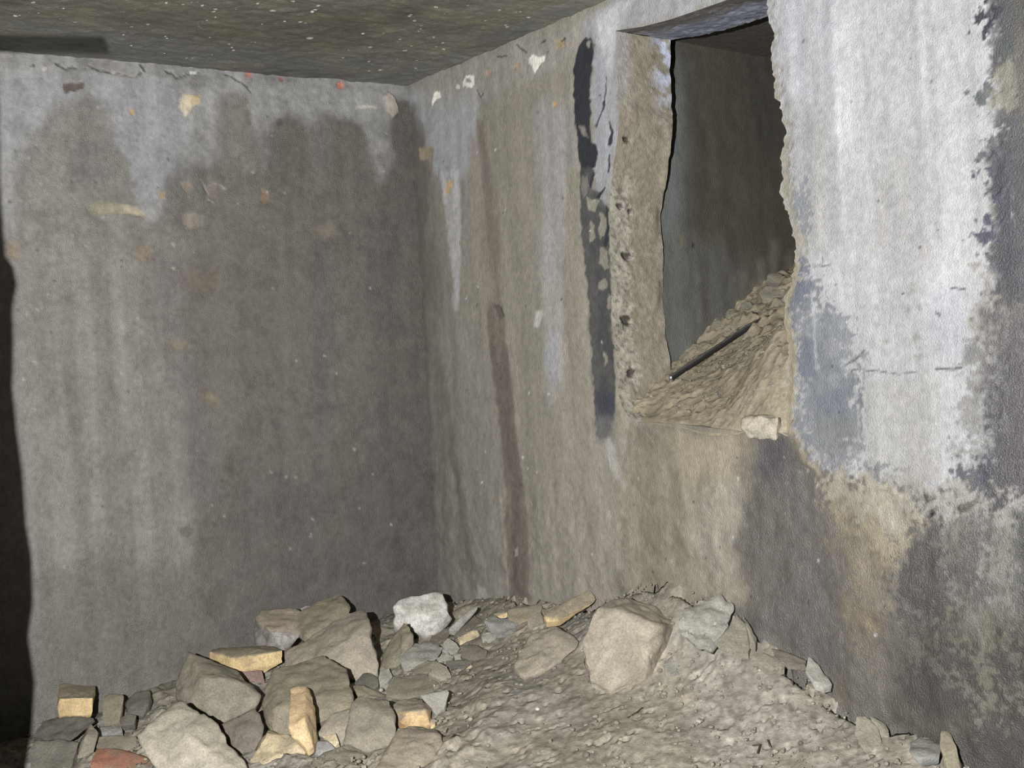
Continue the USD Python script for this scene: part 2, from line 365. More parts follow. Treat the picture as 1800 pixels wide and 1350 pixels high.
# between corner and hatch
R.put([(690, 150), (742, 180), (772, 330), (790, 560), (830, 800), (862, 1100), (690, 1100)], (104, 99, 91), soft=0.05, jag=0.03, op=0.9, tex='run', amt=0.25, wet=0.7)
R.put([(690, 170), (738, 178), (752, 300), (752, 600), (772, 1080), (690, 1080)], (82, 78, 72), soft=0.03, jag=0.02, op=0.85)
R.put([(760, 560), (840, 560), (880, 700), (905, 1060), (790, 1080)], (126, 121, 112), soft=0.04, jag=0.03, op=0.7, tex='run', amt=0.5)
for x0, x1, y0, y1, w in ((756, 790, 420, 1000, 7), (774, 832, 640, 1010, 6), (722, 742, 520, 1000, 8), (806, 826, 330, 560, 7), (790, 830, 760, 1020, 5)):
    R.put([(x0 - w, y0), (x0 + w, y0), (x1 + w, y1), (x1 - w, y1)], (82, 78, 72) if x0 < 800 else (128, 122, 112), soft=0.025, jag=0.02, op=0.5, tex='run', amt=0.5)
R.put([(715, 160), (830, 150), (838, 215), (826, 280), (806, 320), (770, 300), (748, 240)], (143, 147, 151), soft=0.03, jag=0.03, op=0.85, tex='mid', amt=0.35)
R.put([(755, 225), (828, 215), (832, 280), (800, 345), (770, 330)], (139, 141, 145), soft=0.035, jag=0.03, op=0.65, tex='mid', amt=0.4)
R.put([(735, 140), (1060, 20), (1000, 110), (900, 150), (830, 180), (740, 180)], (146, 142, 134), soft=0.04, jag=0.03, op=0.7, tex='mid', amt=0.4)
R.put([(774, 300), (806, 300), (812, 400), (806, 545), (799, 545), (790, 430)], (160, 160, 162), soft=0.01, jag=0.008, op=0.85, tex='run', amt=0.3)
R.put([(934, 190), (962, 170), (1000, 190), (990, 420), (962, 440), (950, 300)], (158, 157, 160), soft=0.04, jag=0.02, op=0.65, tex='run', amt=0.35)
R.put([(950, 400), (988, 380), (994, 640), (968, 720), (956, 620)], (162, 160, 160), soft=0.035, jag=0.02, op=0.65, tex='run', amt=0.4)
R.put([(940, 545), (952, 548), (948, 575), (938, 570)], (186, 184, 176), soft=0.006, jag=0.006)
R.put([(960, 580), (985, 580), (982, 680), (962, 660)], (156, 160, 170), soft=0.02, jag=0.02, op=0.5)
R.put([(1000, 150), (1018, 140), (1014, 300), (1040, 760), (990, 760), (996, 400)], (152, 144, 128), soft=0.03, jag=0.02, op=0.6)
# the brown run
run = (112, 102, 92)
R.put([(836, 212), (848, 210), (862, 300), (872, 420), (860, 430), (842, 300)], (112, 104, 95), soft=0.012, jag=0.008, op=0.85)
R.put([(846, 380), (876, 380), (882, 560), (862, 560)], (117, 108, 98), soft=0.014, jag=0.008, op=0.9)
R.put([(856, 530), (884, 540), (892, 620), (908, 760), (926, 900), (934, 1060), (896, 1060), (888, 860), (872, 690), (858, 600)], run, soft=0.009, jag=0.010, op=0.92, tex='mid', amt=0.25)
R.put([(862, 600), (890, 620), (906, 760), (918, 900), (922, 1050), (902, 1050), (896, 850), (876, 690)], (96, 87, 80), soft=0.02, jag=0.015, op=0.7, tex='mid', amt=0.4)
R.put([(822, 240), (842, 250), (868, 520), (852, 560), (832, 420)], (136, 128, 116), soft=0.02, jag=0.01, op=0.7)
R.put([(866, 538), (876, 534), (886, 556), (876, 562)], (92, 86, 80), soft=0.003, jag=0.006, h=-0.004)
R.put([(905, 965), (910, 960), (911, 976), (906, 978)], (150, 146, 134), soft=0.003, jag=0.004)
R.put([(880, 860), (886, 940), (892, 1030)], (162, 152, 134), soft=0.006, jag=0.01, line=(0.006, 0.005), op=0.5)
R.put([(838, 1030), (852, 1034), (868, 1062), (850, 1072), (836, 1056)], (150, 148, 146), soft=0.012, jag=0.02, op=0.7)
# blue-white limewash beside and over the hatch
R.put([(1020, 40), (1100, -20), (1420, -140), (1420, -20), (1290, 0), (1180, 36), (1090, 56), (1092, 240), (1076, 300), (1070, 330), (1050, 250), (1040, 80)], (172, 174, 181), soft=0.02, jag=0.02, op=0.9, tex='run', amt=0.3)
R.put([(1040, 30), (1110, -10), (1100, 40), (1070, 120), (1045, 70)], (200, 202, 206), soft=0.02, jag=0.015, op=0.8, tex='run', amt=0.4)
R.put([(1045, 90), (1066, 90), (1076, 230), (1066, 360), (1048, 380), (1042, 200)], (168, 170, 178), soft=0.015, jag=0.015, op=0.8)
R.put([(1024, 90), (1008, 130), (1005, 210), (1012, 290), (1022, 300)], (166, 162, 152), soft=0.014, line=(0.008, 0.01), jag=0.006, op=0.7)
# white scars near the ceiling
patch(R, [(929, 103), (938, 94), (948, 101), (958, 96), (956, 108), (946, 116), (940, 128), (934, 116), (929, 112)], (226, 224, 214), jag=0.004)
R.put([(814, 142), (822, 135), (834, 133), (834, 148), (826, 156), (812, 153)], (206, 204, 196), soft=0.003, jag=0.010, jag2=0.008)
R.put([(820, 140), (828, 138), (828, 146), (821, 147)], (134, 131, 124), soft=0.002, jag=0.003)
R.put([(803, 148), (808, 149), (807, 155), (800, 154)], (196, 194, 186), soft=0.002, jag=0.004)
patch(R, [(764, 164), (772, 160), (775, 170), (767, 176), (761, 186), (759, 178)], (216, 212, 198), jag=0.003)
for x, y, r, c in ((790, 326, 7, (186, 156, 96)), (786, 336, 5, (178, 150, 96)), (975, 183, 4, (214, 170, 84)), (984, 75, 9, (170, 150, 112)), (908, 116, 5, (166, 140, 112)), (860, 128, 4, (164, 132, 112)), (748, 270, 12, (132, 118, 96))):
    patch(R, [(x - r, y - r * 0.8), (x + r * 0.8, y - r), (x + r, y + r * 0.8), (x - r * 0.7, y + r)], c, jag=0.006, jag2=0.004, soft=0.004)
for pts in ([(874, 101), (884, 100), (893, 96)], [(952, 76), (958, 72)], [(908, 78), (925, 92)], [(985, 72), (993, 66)], [(838, 160), (846, 172), (850, 164)]):
    R.put(pts, (58, 56, 52), soft=0.002, jag=0.004, line=(0.003, 0.003), op=0.85)
# the tar stripe along the old door frame
tar = (46, 48, 56)
R.put([(1025, 72), (1030, 67), (1041, 70), (1045, 78), (1040, 132), (1039, 187), (1037, 217), (1039, 252), (1050, 256), (1053, 268), (1047, 291), (1037, 296), (1020, 314), (1016, 255), (1010, 200), (1008, 128), (1016, 88)], tar, soft=0.003, jag=0.004, jag2=0.008, wet=0.6, h=0.0015)
R.put([(1033, 72), (1040, 73), (1038, 84), (1032, 80)], (160, 156, 146), soft=0.003, jag=0.004)
R.put([(1016, 218), (1026, 222), (1034, 242), (1022, 238)], (140, 134, 122), soft=0.003, jag=0.008, op=0.8)
R.put([(1018, 296), (1040, 292), (1046, 306), (1036, 330), (1056, 336), (1062, 330), (1052, 350), (1068, 362), (1069, 410), (1072, 470), (1074, 540), (1076, 600), (1080, 650), (1083, 700), (1078, 735), (1066, 768), (1050, 768), (1046, 720), (1041, 640), (1036, 560), (1029, 480), (1021, 400)],
      (76, 77, 79), soft=0.004, jag=0.004, jag2=0.010, wet=0.5, tex='mid', amt=0.2)
R.put([(1022, 312), (1036, 306), (1034, 330), (1024, 350)], (136, 132, 122), soft=0.004, jag=0.010, jag2=0.014, op=0.75)
for pts in ([(1054, 372), (1064, 380), (1066, 402), (1056, 420), (1052, 400)], [(1036, 390), (1044, 396), (1046, 420), (1038, 424)], [(1056, 434), (1066, 440), (1070, 470), (1062, 476), (1054, 462)], [(1050, 495), (1064, 488), (1068, 505), (1056, 510), (1050, 506)], [(1068, 520), (1074, 520), (1074, 545), (1067, 540)], [(1060, 624), (1066, 622), (1068, 640), (1062, 642)], [(1030, 346), (1052, 352), (1046, 372), (1032, 366)]):
    R.put(pts, (150, 144, 130), soft=0.003, jag=0.006, jag2=0.009, h=-0.001)
R.put([(1024, 420), (1034, 420), (1046, 560), (1056, 700), (1046, 700), (1036, 560)], (92, 90, 86), soft=0.012, jag=0.02, op=0.7, tex='mid', amt=0.5)
R.put([(1046, 690), (1082, 690), (1080, 740), (1056, 748)], (62, 68, 82), soft=0.012, jag=0.012, op=0.8)
R.put([(1046, 740), (1082, 735), (1074, 775), (1050, 772)], (112, 112, 112), soft=0.02, jag=0.02, op=0.8)
for pts, w in (([(1067, 136), (1064, 165), (1061, 192), (1055, 205), (1050, 221)], (0.002, 0.003)), ([(1063, 180), (1060, 195)], (0.006, 0.003)), ([(1073, 216), (1077, 232), (1072, 252)], (0.003, 0.008)), ([(1071, 275), (1072, 288), (1070, 302)], (0.005, 0.004)), ([(1043, 306), (1038, 328)], (0.007, 0.005)), ([(1062, 332), (1050, 346)], (0.004, 0.007)), ([(1066, 366), (1068, 400), (1064, 430)], (0.004, 0.009))):
    R.put(pts, (52, 54, 62), soft=0.002, jag=0.003, jag2=0.005, line=w)
# plaster thinning towards the hatch's left edge
for pts, w in (([(1098, 760), (1106, 790), (1092, 850), (1086, 930), (1090, 1000), (1104, 1020)], (0.012, 0.012)), ([(1086, 690), (1100, 730), (1108, 760)], (0.010, 0.014))):
    R.put(pts, (176, 168, 146), soft=0.010, jag=0.02, jag2=0.010, line=w, op=0.75, h=0.002)
R.put([(1062, 766), (1072, 764), (1080, 800), (1092, 850), (1076, 850), (1068, 800)], (188, 184, 176), soft=0.010, jag=0.02, op=0.8, tex='mid', amt=0.4)
# right of the hatch: thick white limewash
W0 = [(1340, -60), (1740, -60), (1750, 60), (1742, 180), (1752, 300), (1742, 470), (1760, 560), (1752, 700), (1740, 800), (1700, 850), (1640, 868), (1560, 856), (1480, 838), (1428, 812), (1402, 770), (1392, 700), (1398, 640), (1396, 600), (1388, 545), (1400, 500), (1402, 420), (1384, 340), (1374, 200), (1356, 60)]
R.put([(1340, 720), (1420, 800), (1850, 880), (1850, 1400), (1250, 1400), (1090, 1040), (1100, 760)], (124, 118, 110), soft=0.03, jag=0.03, wet=0.9)
R.put([(1720, -60), (1900, -60), (1900, 900), (1690, 900), (1730, 600)], (104, 103, 108), soft=0.03, jag=0.03, wet=0.8)
R.put(W0, (210, 211, 214), soft=0.016, jag=0.016, jag2=0.012, thr=0.05, wet=0.55, h=0.004)
R.put([(1400, -60), (1720, -60), (1730, 150), (1700, 330), (1690, 560), (1560, 560), (1470, 500), (1440, 300)], (224, 226, 232), soft=0.06, jag=0.04, op=0.8, tex='run', amt=0.5)
R.put([(1478, -60), (1512, -60), (1516, 100), (1506, 200), (1496, 290), (1470, 250), (1478, 100)], (242, 244, 248), soft=0.035, jag=0.012, op=0.85, tex='run', amt=0.3)
R.put([(1360, -60), (1470, -60), (1460, 150), (1420, 200), (1380, 160)], (206, 210, 220), soft=0.04, jag=0.02, op=0.7, tex='run', amt=0.5)
R.put([(1392, 180), (1440, 220), (1480, 330), (1460, 460), (1420, 420), (1400, 300)], (176, 176, 174), soft=0.04, jag=0.03, op=0.7, tex='run', amt=0.5)
R.put([(1560, 260), (1640, 200), (1660, 450), (1590, 520), (1520, 430)], (198, 194, 188), soft=0.05, jag=0.03, op=0.6, tex='run', amt=0.5)
R.put([(1640, 520), (1700, 510), (1708, 640), (1646, 640)], (194, 199, 212), soft=0.05, jag=0.02, op=0.6)
R.put([(1520, 660), (1640, 660), (1650, 830), (1530, 840)], (194, 192, 186), soft=0.04, jag=0.03, op=0.6, tex='mid', amt=0.4)
for x, w in ((1405, 5), (1430, 7), (1452, 6), (1530, 8), (1562, 7), (1600, 9), (1632, 6), (1666, 7), (1700, 6)):
    R.put([(x - w, -40), (x + w, -40), (x + w + 22, 430), (x - w + 22, 430)], (176, 178, 186) if x % 4 < 2 else (214, 212, 208), soft=0.016, jag=0.012, op=0.55, tex='run', amt=0.7)
# the blue-grey rubbed field beside the hatch
blue = (134, 140, 149)
R.put([(1400, 300), (1412, 340), (1420, 470), (1440, 540), (1480, 570), (1505, 610), (1500, 650), (1512, 700), (1516, 780), (1530, 820), (1470, 824), (1424, 800), (1404, 745), (1398, 680), (1404, 610), (1392, 545), (1406, 500), (1406, 400)], blue, soft=0.012, jag=0.015, jag2=0.012, thr=0.07, op=0.85, tex='mid', amt=0.25, wet=0.7)
R.put([(1398, 520), (1440, 545), (1450, 640), (1500, 680), (1512, 740), (1440, 720), (1410, 660)], (118, 125, 139), soft=0.03, jag=0.03, thr=0.08, op=0.7, tex='mid', amt=0.4)
R.put([(1405, 460), (1424, 470), (1424, 520), (1404, 520)], (116, 122, 138), soft=0.012, jag=0.012, thr=0.03, op=0.7)
R.put([(1424, 725), (1512, 728), (1514, 790), (1440, 800)], (136, 140, 138), soft=0.02, jag=0.02, op=0.7, tex='mid', amt=0.4)
R.put([(1434, 545), (1436, 640)], (190, 196, 198), soft=0.003, line=(0.003, 0.002), jag=0.003, op=0.8)
R.put([(1400, 480), (1420, 482)], (190, 196, 198), soft=0.002, line=(0.002, 0.002), jag=0.003, op=0.8)
for x, y, r in ((1439, 645, 6), (1485, 634, 6), (1507, 689, 7), (1488, 774, 5), (1503, 774, 5)):
    R.put([(x - r, y), (x, y - r), (x + r, y), (x, y + r)], (184, 190, 192), soft=0.003, jag=0.003, op=0.75)
R.put([(1514, 690), (1516, 740), (1518, 775)], (110, 114, 120), soft=0.003, line=(0.003, 0.004), jag=0.004, op=0.7)
# hairline cracks and the board mark
for pts, w in (([(1500, 648), (1540, 652), (1580, 656), (1612, 655)], 0.0012), ([(1489, 640), (1505, 630), (1520, 617)], 0.0018), ([(1495, 650), (1508, 662), (1514, 674)], 0.0014), ([(1646, 648), (1668, 650), (1692, 649)], 0.0026), ([(1676, 508), (1700, 510)], 0.002), ([(1425, 468), (1445, 468), (1460, 467)], 0.0012), ([(1648, 550), (1656, 553)], 0.003)):
    R.put(pts, (74, 76, 84), soft=0.0022, jag=0.003, jag2=0.003, line=(w, w), op=0.9, h=-0.001)
for x, y, r in ((1602, 515, 6), (1545, 542, 5), (1600, 541, 6), (1620, 541, 5), (1540, 570, 6), (1559, 601, 6), (1614, 594, 9), (1616, 626, 8), (1604, 498, 5)):
    R.put([(x - r, y), (x, y - r), (x + r, y), (x, y + r)], (164, 164, 152), soft=0.008, jag=0.008, op=0.7)
# dark rubbed border on the right
R.put([(1730, -20), (1762, -10), (1770, 60), (1764, 140), (1790, 160), (1900, 160), (1900, -60), (1740, -60)], (84, 90, 96), soft=0.006, jag=0.02, jag2=0.02, thr=0.06, op=0.9)
R.put([(1768, 0), (1788, 0), (1790, 150), (1774, 150)], (102, 112, 106), soft=0.01, jag=0.01, op=0.7)
R.put([(1738, 10), (1758, 6), (1750, 50), (1736, 66), (1726, 50)], (66, 70, 82), soft=0.004, jag=0.012, jag2=0.016, thr=0.05)
R.put([(1706, 170), (1738, 158), (1740, 176), (1716, 188)], (96, 104, 108), soft=0.003, jag=0.012, jag2=0.02, thr=0.045, op=0.9)
R.put([(1760, 110), (1790, 100), (1792, 190), (1750, 190)], (176, 170, 150), soft=0.012, jag=0.02, thr=0.03, op=0.8)
R.put([(1734, 280), (1760, 250), (1800, 240), (1800, 520), (1744, 470)], (92, 92, 104), soft=0.008, jag=0.02, jag2=0.015, thr=0.05, op=0.85)
R.put([(1736, 290), (1752, 280), (1750, 420), (1738, 440)], (80, 82, 108), soft=0.006, jag=0.012, jag2=0.015, thr=0.05, op=0.7)
R.put([(1716, 480), (1790, 540), (1800, 620), (1740, 640), (1716, 600)], (168, 164, 150), soft=0.02, jag=0.02, thr=0.05, op=0.75)
R.put([(1694, 608), (1716, 606), (1714, 642), (1696, 642)], (132, 138, 136), soft=0.006, jag=0.008, op=0.8)
R.put([(1716, 620), (1760, 620), (1756, 760), (1690, 850), (1700, 720)], (150, 148, 144), soft=0.03, jag=0.03, thr=0.08, op=0.8)
R.put([(1752, 560), (1900, 560), (1900, 880), (1740, 880)], (108, 104, 110), soft=0.02, jag=0.03, thr=0.05, op=0.85, wet=1.0)
R.put([(1684, 822), (1734, 816), (1740, 848), (1690, 850)], (88, 94, 108), soft=0.008, jag=0.02, jag2=0.02, thr=0.05, op=0.85)
R.put([(1540, 820), (1580, 826), (1560, 850), (1535, 842)], (112, 116, 120), soft=0.008, jag=0.02, jag2=0.02, thr=0.05, op=0.7)
R.put([(1785, -60), (1900, -60), (1900, 240), (1800, 240), (1788, 120)], (140, 130, 108), soft=0.006, jag=0.006, op=0.95)
# the cream broken rim of the limewash by the hatch
for pts, w in (([(1384, 700), (1392, 770), (1410, 805), (1436, 826)], (0.012, 0.010)), ([(1378, 545), (1392, 600), (1396, 640), (1390, 700)], (0.011, 0.013)), ([(1398, 470), (1396, 495), (1384, 530), (1382, 560)], (0.008, 0.012))):
    R.put(pts, (184, 172, 142), soft=0.006, jag=0.008, jag2=0.008, line=w, op=0.95, h=0.003)
R.put([(1374, 285), (1385, 340), (1400, 400), (1402, 440)], (186, 180, 166), soft=0.004, jag=0.006, jag2=0.008, line=(0.006, 0.007))
# under the sill: smeared mortar, hollowed a little
R.put([(1112, 752), (1382, 770), (1424, 822), (1470, 960), (1480, 1240), (1230, 1080), (1100, 1050), (1092, 900), (1104, 800)], None, soft=0.06, jag=0.02, h=-0.009)
R.put([(1106, 752), (1310, 762), (1330, 800), (1310, 900), (1330, 1060), (1100, 1060), (1094, 900)], (160, 151, 130), soft=0.03, jag=0.03, op=0.9, tex='mid', amt=0.2, wet=0.75)
R.put([(1170, 758), (1300, 765), (1290, 850), (1200, 860)], (172, 162, 136), soft=0.04, jag=0.03, op=0.8)
R.put([(1100, 860), (1150, 850), (1180, 1040), (1105, 1040)], (150, 142, 120), soft=0.03, jag=0.02, op=0.7, tex='mid', amt=0.4)
R.put([(1220, 860), (1300, 850), (1300, 960), (1270, 1040), (1220, 960)], (166, 162, 148), soft=0.03, jag=0.03, op=0.6)
R.put([(1312, 790), (1340, 760), (1385, 765), (1420, 840), (1470, 980), (1490, 1230), (1340, 1110), (1290, 1010), (1300, 880)], (112, 106, 102), soft=0.045, jag=0.04, op=0.9, tex='mid', amt=0.15, wet=1.0)
R.put([(1336, 775), (1376, 765), (1386, 800), (1360, 850), (1330, 830)], (94, 91, 98), soft=0.025, jag=0.02, op=0.85)
R.put([(1300, 880), (1360, 850), (1400, 940), (1380, 1080), (1320, 1060)], (116, 110, 104), soft=0.04, jag=0.03, op=0.6, tex='mid', amt=0.5)
R.put([(1430, 834), (1560, 850), (1700, 872), (1640, 900), (1600, 960), (1560, 960), (1500, 920), (1450, 880)], (192, 184, 162), soft=0.02, jag=0.03, jag2=0.02, thr=0.06, op=0.9)
R.put([(1560, 850), (1900, 880), (1900, 960), (1700, 930), (1620, 910)], (194, 190, 182), soft=0.02, jag=0.04, jag2=0.02, thr=0.08, op=0.85)
R.put([(1450, 880), (1560, 920), (1580, 1000), (1560, 1110), (1560, 1200), (1500, 1150), (1490, 1000)], (148, 136, 112), soft=0.03, jag=0.04, jag2=0.02, thr=0.06, op=0.85, tex='mid', amt=0.3)
R.put([(1530, 930), (1600, 930), (1610, 980), (1540, 990)], (186, 174, 140), soft=0.02, jag=0.03, thr=0.06, op=0.6)
R.put([(1522, 1086), (1546, 1080), (1556, 1106), (1530, 1110)], (166, 142, 110), soft=0.02, jag=0.015, op=0.7)
R.put([(1600, 960), (1636, 890), (1660, 960), (1680, 1000), (1690, 1090), (1640, 1120), (1580, 1080), (1570, 1020)], (88, 86, 86), soft=0.02, jag=0.04, jag2=0.02, thr=0.07, op=0.9, wet=1.0)
R.put([(1680, 920), (1720, 890), (1740, 960), (1750, 1060), (1690, 1060)], (96, 94, 94), soft=0.02, jag=0.03, jag2=0.02, thr=0.06, op=0.8, wet=1.0)
R.put([(1740, 930), (1790, 940), (1790, 1100), (1740, 1060)], (166, 164, 156), soft=0.02, jag=0.03, jag2=0.02, thr=0.07, op=0.8)
R.put([(1786, 900), (1900, 900), (1900, 1200), (1780, 1160)], (74, 76, 78), soft=0.02, jag=0.02, thr=0.04, op=0.85)
R.put([(1560, 1090), (1700, 1080), (1900, 1120), (1900, 1400), (1640, 1400), (1560, 1260)], (78, 76, 71), soft=0.05, jag=0.05, thr=0.05, op=0.9, wet=0.7)
R.put([(1470, 1080), (1560, 1120), (1570, 1260), (1510, 1250), (1460, 1180)], (112, 106, 98), soft=0.03, jag=0.03, op=0.6, tex='mid', amt=0.4)
R.put([(1660, 1120), (1740, 1100), (1760, 1240), (1790, 1180), (1800, 1240), (1720, 1240)], (134, 128, 112), soft=0.015, jag=0.05, jag2=0.03, thr=0.10, op=0.75)
R.put([(1690, 1090), (1790, 1080), (1790, 1130), (1700, 1140)], (128, 122, 106), soft=0.015, jag=0.05, jag2=0.03, thr=0.10, op=0.7)
R.put([(1560, 1100), (1660, 1130), (1650, 1180), (1570, 1170)], (120, 114, 106), soft=0.015, jag=0.05, jag2=0.03, thr=0.10, op=0.6)
R.put([(1590, 1250), (1700, 1260), (1690, 1330), (1600, 1300)], (112, 104, 92), soft=0.04, jag=0.04, op=0.7, tex='mid', amt=0.4)
R.put([(1456, 1190), (1480, 1200), (1490, 1240), (1470, 1235)], (132, 116, 96), soft=0.02, jag=0.02, op=0.55)
R.put([(1630, 898), (1638, 896), (1640, 906), (1632, 908)], (60, 58, 56), soft=0.003, jag=0.006, h=-0.006)
R.put([(1690, 896), (1705, 890), (1716, 884)], (110, 106, 98), soft=0.003, jag=0.006, line=(0.005, 0.003), h=0.006)
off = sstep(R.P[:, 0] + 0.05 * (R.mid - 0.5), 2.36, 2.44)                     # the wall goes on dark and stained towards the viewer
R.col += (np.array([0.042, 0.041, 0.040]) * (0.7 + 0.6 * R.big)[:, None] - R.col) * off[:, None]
for _ in range(160):
    x, y = rs.uniform(760, 1790), rs.uniform(40, 1150)
    r = rs.uniform(0.0018, 0.004)
    R.put([(x, y), (x + rs.uniform(-2, 2), y + rs.uniform(-2, 3))], (212, 210, 206) if rs.random() < 0.45 else (66, 64, 64), soft=0.002, jag=0, jag2=0.003, line=(r, r), op=0.75)
R.col *= (1 + 0.09 * (R.mid - 0.5) + 0.17 * (R.fine - 0.5) + 0.22 * (R.run - 0.5))[:, None]
q = np.c_[R.P, np.zeros(len(R.P))]
R.h += (fbm(q * 7, 4, 71) - 0.5) * 0.008 + (fbm(q * 40, 3, 72) - 0.5) * 0.002
lowz = sstep(-R.P[:, 1], -(CAM[2] - 0.2), -(CAM[2] - 0.4))
R.h += lowz * (fbm(q * 16, 4, 73) - 0.5) * 0.012

rimd = np.full(len(R.P), 1.0)
nb = ((R.P > HOLE.min(0) - 0.04) & (R.P < HOLE.max(0) + 0.04)).all(1)
rimd[nb] = sstep(-sdist(R.P[nb], HOLE), 0.0, 0.03)
R.h *= rimd
RP = R.P.copy()
f = R.faces()
cen = RP[f].mean(1)
near = ((cen > HOLE.min(0) - 0.02) & (cen < HOLE.max(0) + 0.02)).all(1)
gone = np.zeros(len(f), bool)
gone[near] = sdist(cen[near], HOLE) > 0
edge = np.intersect1d(np.unique(f[gone]), np.unique(f[~gone]))
seg_a, seg_b = HOLE, np.roll(HOLE, -1, 0)
for i in edge:                                                             # pull the rim onto the broken outline
    p = RP[i]
    e = seg_b - seg_a
    t = np.clip(((p - seg_a) * e).sum(1) / (e * e).sum(1), 0, 1)
    c = seg_a + t[:, None] * e
    RP[i] = c[np.argmin(((c - p) ** 2).sum(1))]
keep = f[~gone]
idx = np.unique(keep)
remap = np.full(len(RP), -1); remap[idx] = np.arange(len(idx))
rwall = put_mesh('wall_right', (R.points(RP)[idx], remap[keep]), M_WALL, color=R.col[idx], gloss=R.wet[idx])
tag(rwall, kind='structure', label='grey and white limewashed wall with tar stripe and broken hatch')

# the hatch's faces through the wall: jamb, lintel, sill, broken right edge
TH = 0.225
def reveal(name, pts, col, extra=None, rough=0.010, closed=False, h0=None):
    uv = R.uv(pts)
    seg = np.linalg.norm(np.diff(uv, axis=0), axis=1)
    s = np.concatenate([[0], np.cumsum(seg)])
    t = np.linspace(0, s[-1], int(s[-1] / 0.005) + 2)
    line = np.c_[np.interp(t, s, uv[:, 0]), np.interp(t, s, uv[:, 1])]
    D = np.linspace(-0.001, TH, 46)
    T, DD = np.meshgrid(np.arange(len(line)), D, indexing='ij')
    a, z = line[T.ravel(), 0], line[T.ravel(), 1]
    base = C0 + a[:, None] * DR - DD.ravel()[:, None] * NR
    V = np.c_[base, z]
    nn = fbm(V * 22, 4, 81) - 0.5
    n3 = fbm(V * 70, 3, 82) - 0.5
    tang = np.gradient(line, axis=0)[T.ravel()]
    tang /= np.linalg.norm(tang, axis=1, keepdims=True)
    out = np.c_[-tang[:, 1], tang[:, 0]]
    if (out[0] @ (HOLE.mean(0) - line[0])) < 0:
        out = -out
    k = np.clip((DD.ravel() + 0.0) / 0.03, 0, 1)
    amp = (nn * 2.4 * rough + n3 * rough * 0.8) * k
    if extra is not None:
        amp = amp + extra(DD.ravel(), z, V) * k
    V[:, :2] += (out[:, :1] * amp[:, None]) * DR
    V[:, 2] += out[:, 1] * amp
    n, m = T.shape
    kk = np.arange(n * m).reshape(n, m)
    q = np.stack([kk[:-1, :-1], kk[:-1, 1:], kk[1:, 1:], kk[1:, :-1]], -1).reshape(-1, 4)
    fc = np.vstack([q[:, [0, 1, 2]], q[:, [0, 2, 3]]])
    c = col(DD.ravel(), z, V, stretch(fbm(V * 30, 4, 83)), stretch(fbm(V * 95, 3, 84)))
    p = put_mesh(name, (V, fc), M_JAMB, parent=str(rwall.GetPath()), color=c, gloss=np.full(len(V), 0.5))
    return p

JN = np.array([*DR, 0.0])
Pj = np.array([*(C0 + 1.15 * DR), 1.3])
def jc(c): return np.clip(albedo(c, Pj, np.array([-0.15, -0.95, 0.0])) * 1.5, 0.01, 0.8)
holes_px = [(1100, 246, 9), (1088, 357, 8), (1098, 447, 11), (1100, 562, 13), (1108, 655, 12), (1104, 366, 5)]
def jamb_at(px, py):
    """depth in the wall and height of a point seen on the jamb's face"""
    o = C0 + 1.115 * DR
    r = on_wall(px, py, o, -NR)
    return r
rimx = lambda y: np.interp(y, [p[1] for p in HOLE_L], [p[0] for p in HOLE_L])
holes = [((x - rimx(y)) * 0.0026, jamb_at(x, y)[1], r * 0.0018) for x, y, r in holes_px]
def jamb_col(d, z, V, n1, n2):
    c = np.tile(jc((148, 139, 120)), (len(d), 1))
    band = sstep(0.085 + 0.05 * (n1 - 0.5) - d, -0.01, 0.01) * sstep(CAM[2] + 0.62 - z, -0.05, 0.05)
    c += (jc((166, 160, 146)) - c) * (band * (0.5 + 0.5 * n1))[:, None]
    c *= (1 - 0.35 * band * (n2 < 0.3))[:, None]
    up = sstep(z, CAM[2] + 0.7, CAM[2] + 1.0) * sstep(d, 0.12, 0.2)
    c += (jc((180, 188, 212)) - c) * (up * sstep(n1, 0.35, 0.6))[:, None]
    c += (jc((166, 164, 160)) - c) * (sstep(z, CAM[2] + 0.72, CAM[2] + 1.02) * sstep(0.06 - d, -0.02, 0.03))[:, None]
    for hd, hz, hr in holes:
        m = sstep(hr * 0.8 - np.hypot(d - hd, (z - hz) * 1.5) + (n1 - 0.5) * 0.03 + (n2 - 0.5) * 0.012, -0.004, 0.006)
        c += (jc((66, 58, 54)) - c) * (m * 0.95)[:, None]
    c *= (0.8 + 0.4 * n1 * 0.6 + 0.2 * n2)[:, None]
    return np.clip(c, 0.01, 0.85)
def jamb_extra(d, z, V):
    e = np.zeros(len(d))
    band = sstep(0.09 - d, -0.01, 0.01) * sstep(CAM[2] + 0.62 - z, -0.05, 0.05)
    e += band * (fbm(V * 45, 3, 90) - 0.5) * 0.012
    for hd, hz, hr in holes:
        e -= 0.012 * sstep(hr * 0.8 - np.hypot(d - hd, (z - hz) * 1.5) + (fbm(V * 60, 3, 92) - 0.5) * 0.04, -0.008, 0.008)
    back = sstep(d, TH - 0.035, TH)
    e += back * (fbm(np.c_[V[:, 2] * 9, V[:, 2] * 0, V[:, 2] * 0], 5, 91) - 0.55) * 0.035
    return e
tag(reveal('door_jamb', HOLE_L, jamb_col, jamb_extra, 0.0035), label='rough spalled concrete jamb of the hatch')
def lintel_col(d, z, V, n1, n2):
    c = np.tile(jc((138, 138, 142)), (len(d), 1))
    c += (jc((150, 160, 190)) - c) * (sstep(d, 0.06, 0.12) * (0.3 + 0.6 * n1))[:, None]
    c += (jc((100, 96, 90)) - c) * (sstep(0.07 - d, -0.02, 0.03) * 0.7)[:, None]
    return np.clip(c * (0.7 + 0.5 * n2)[:, None], 0.01, 0.85)
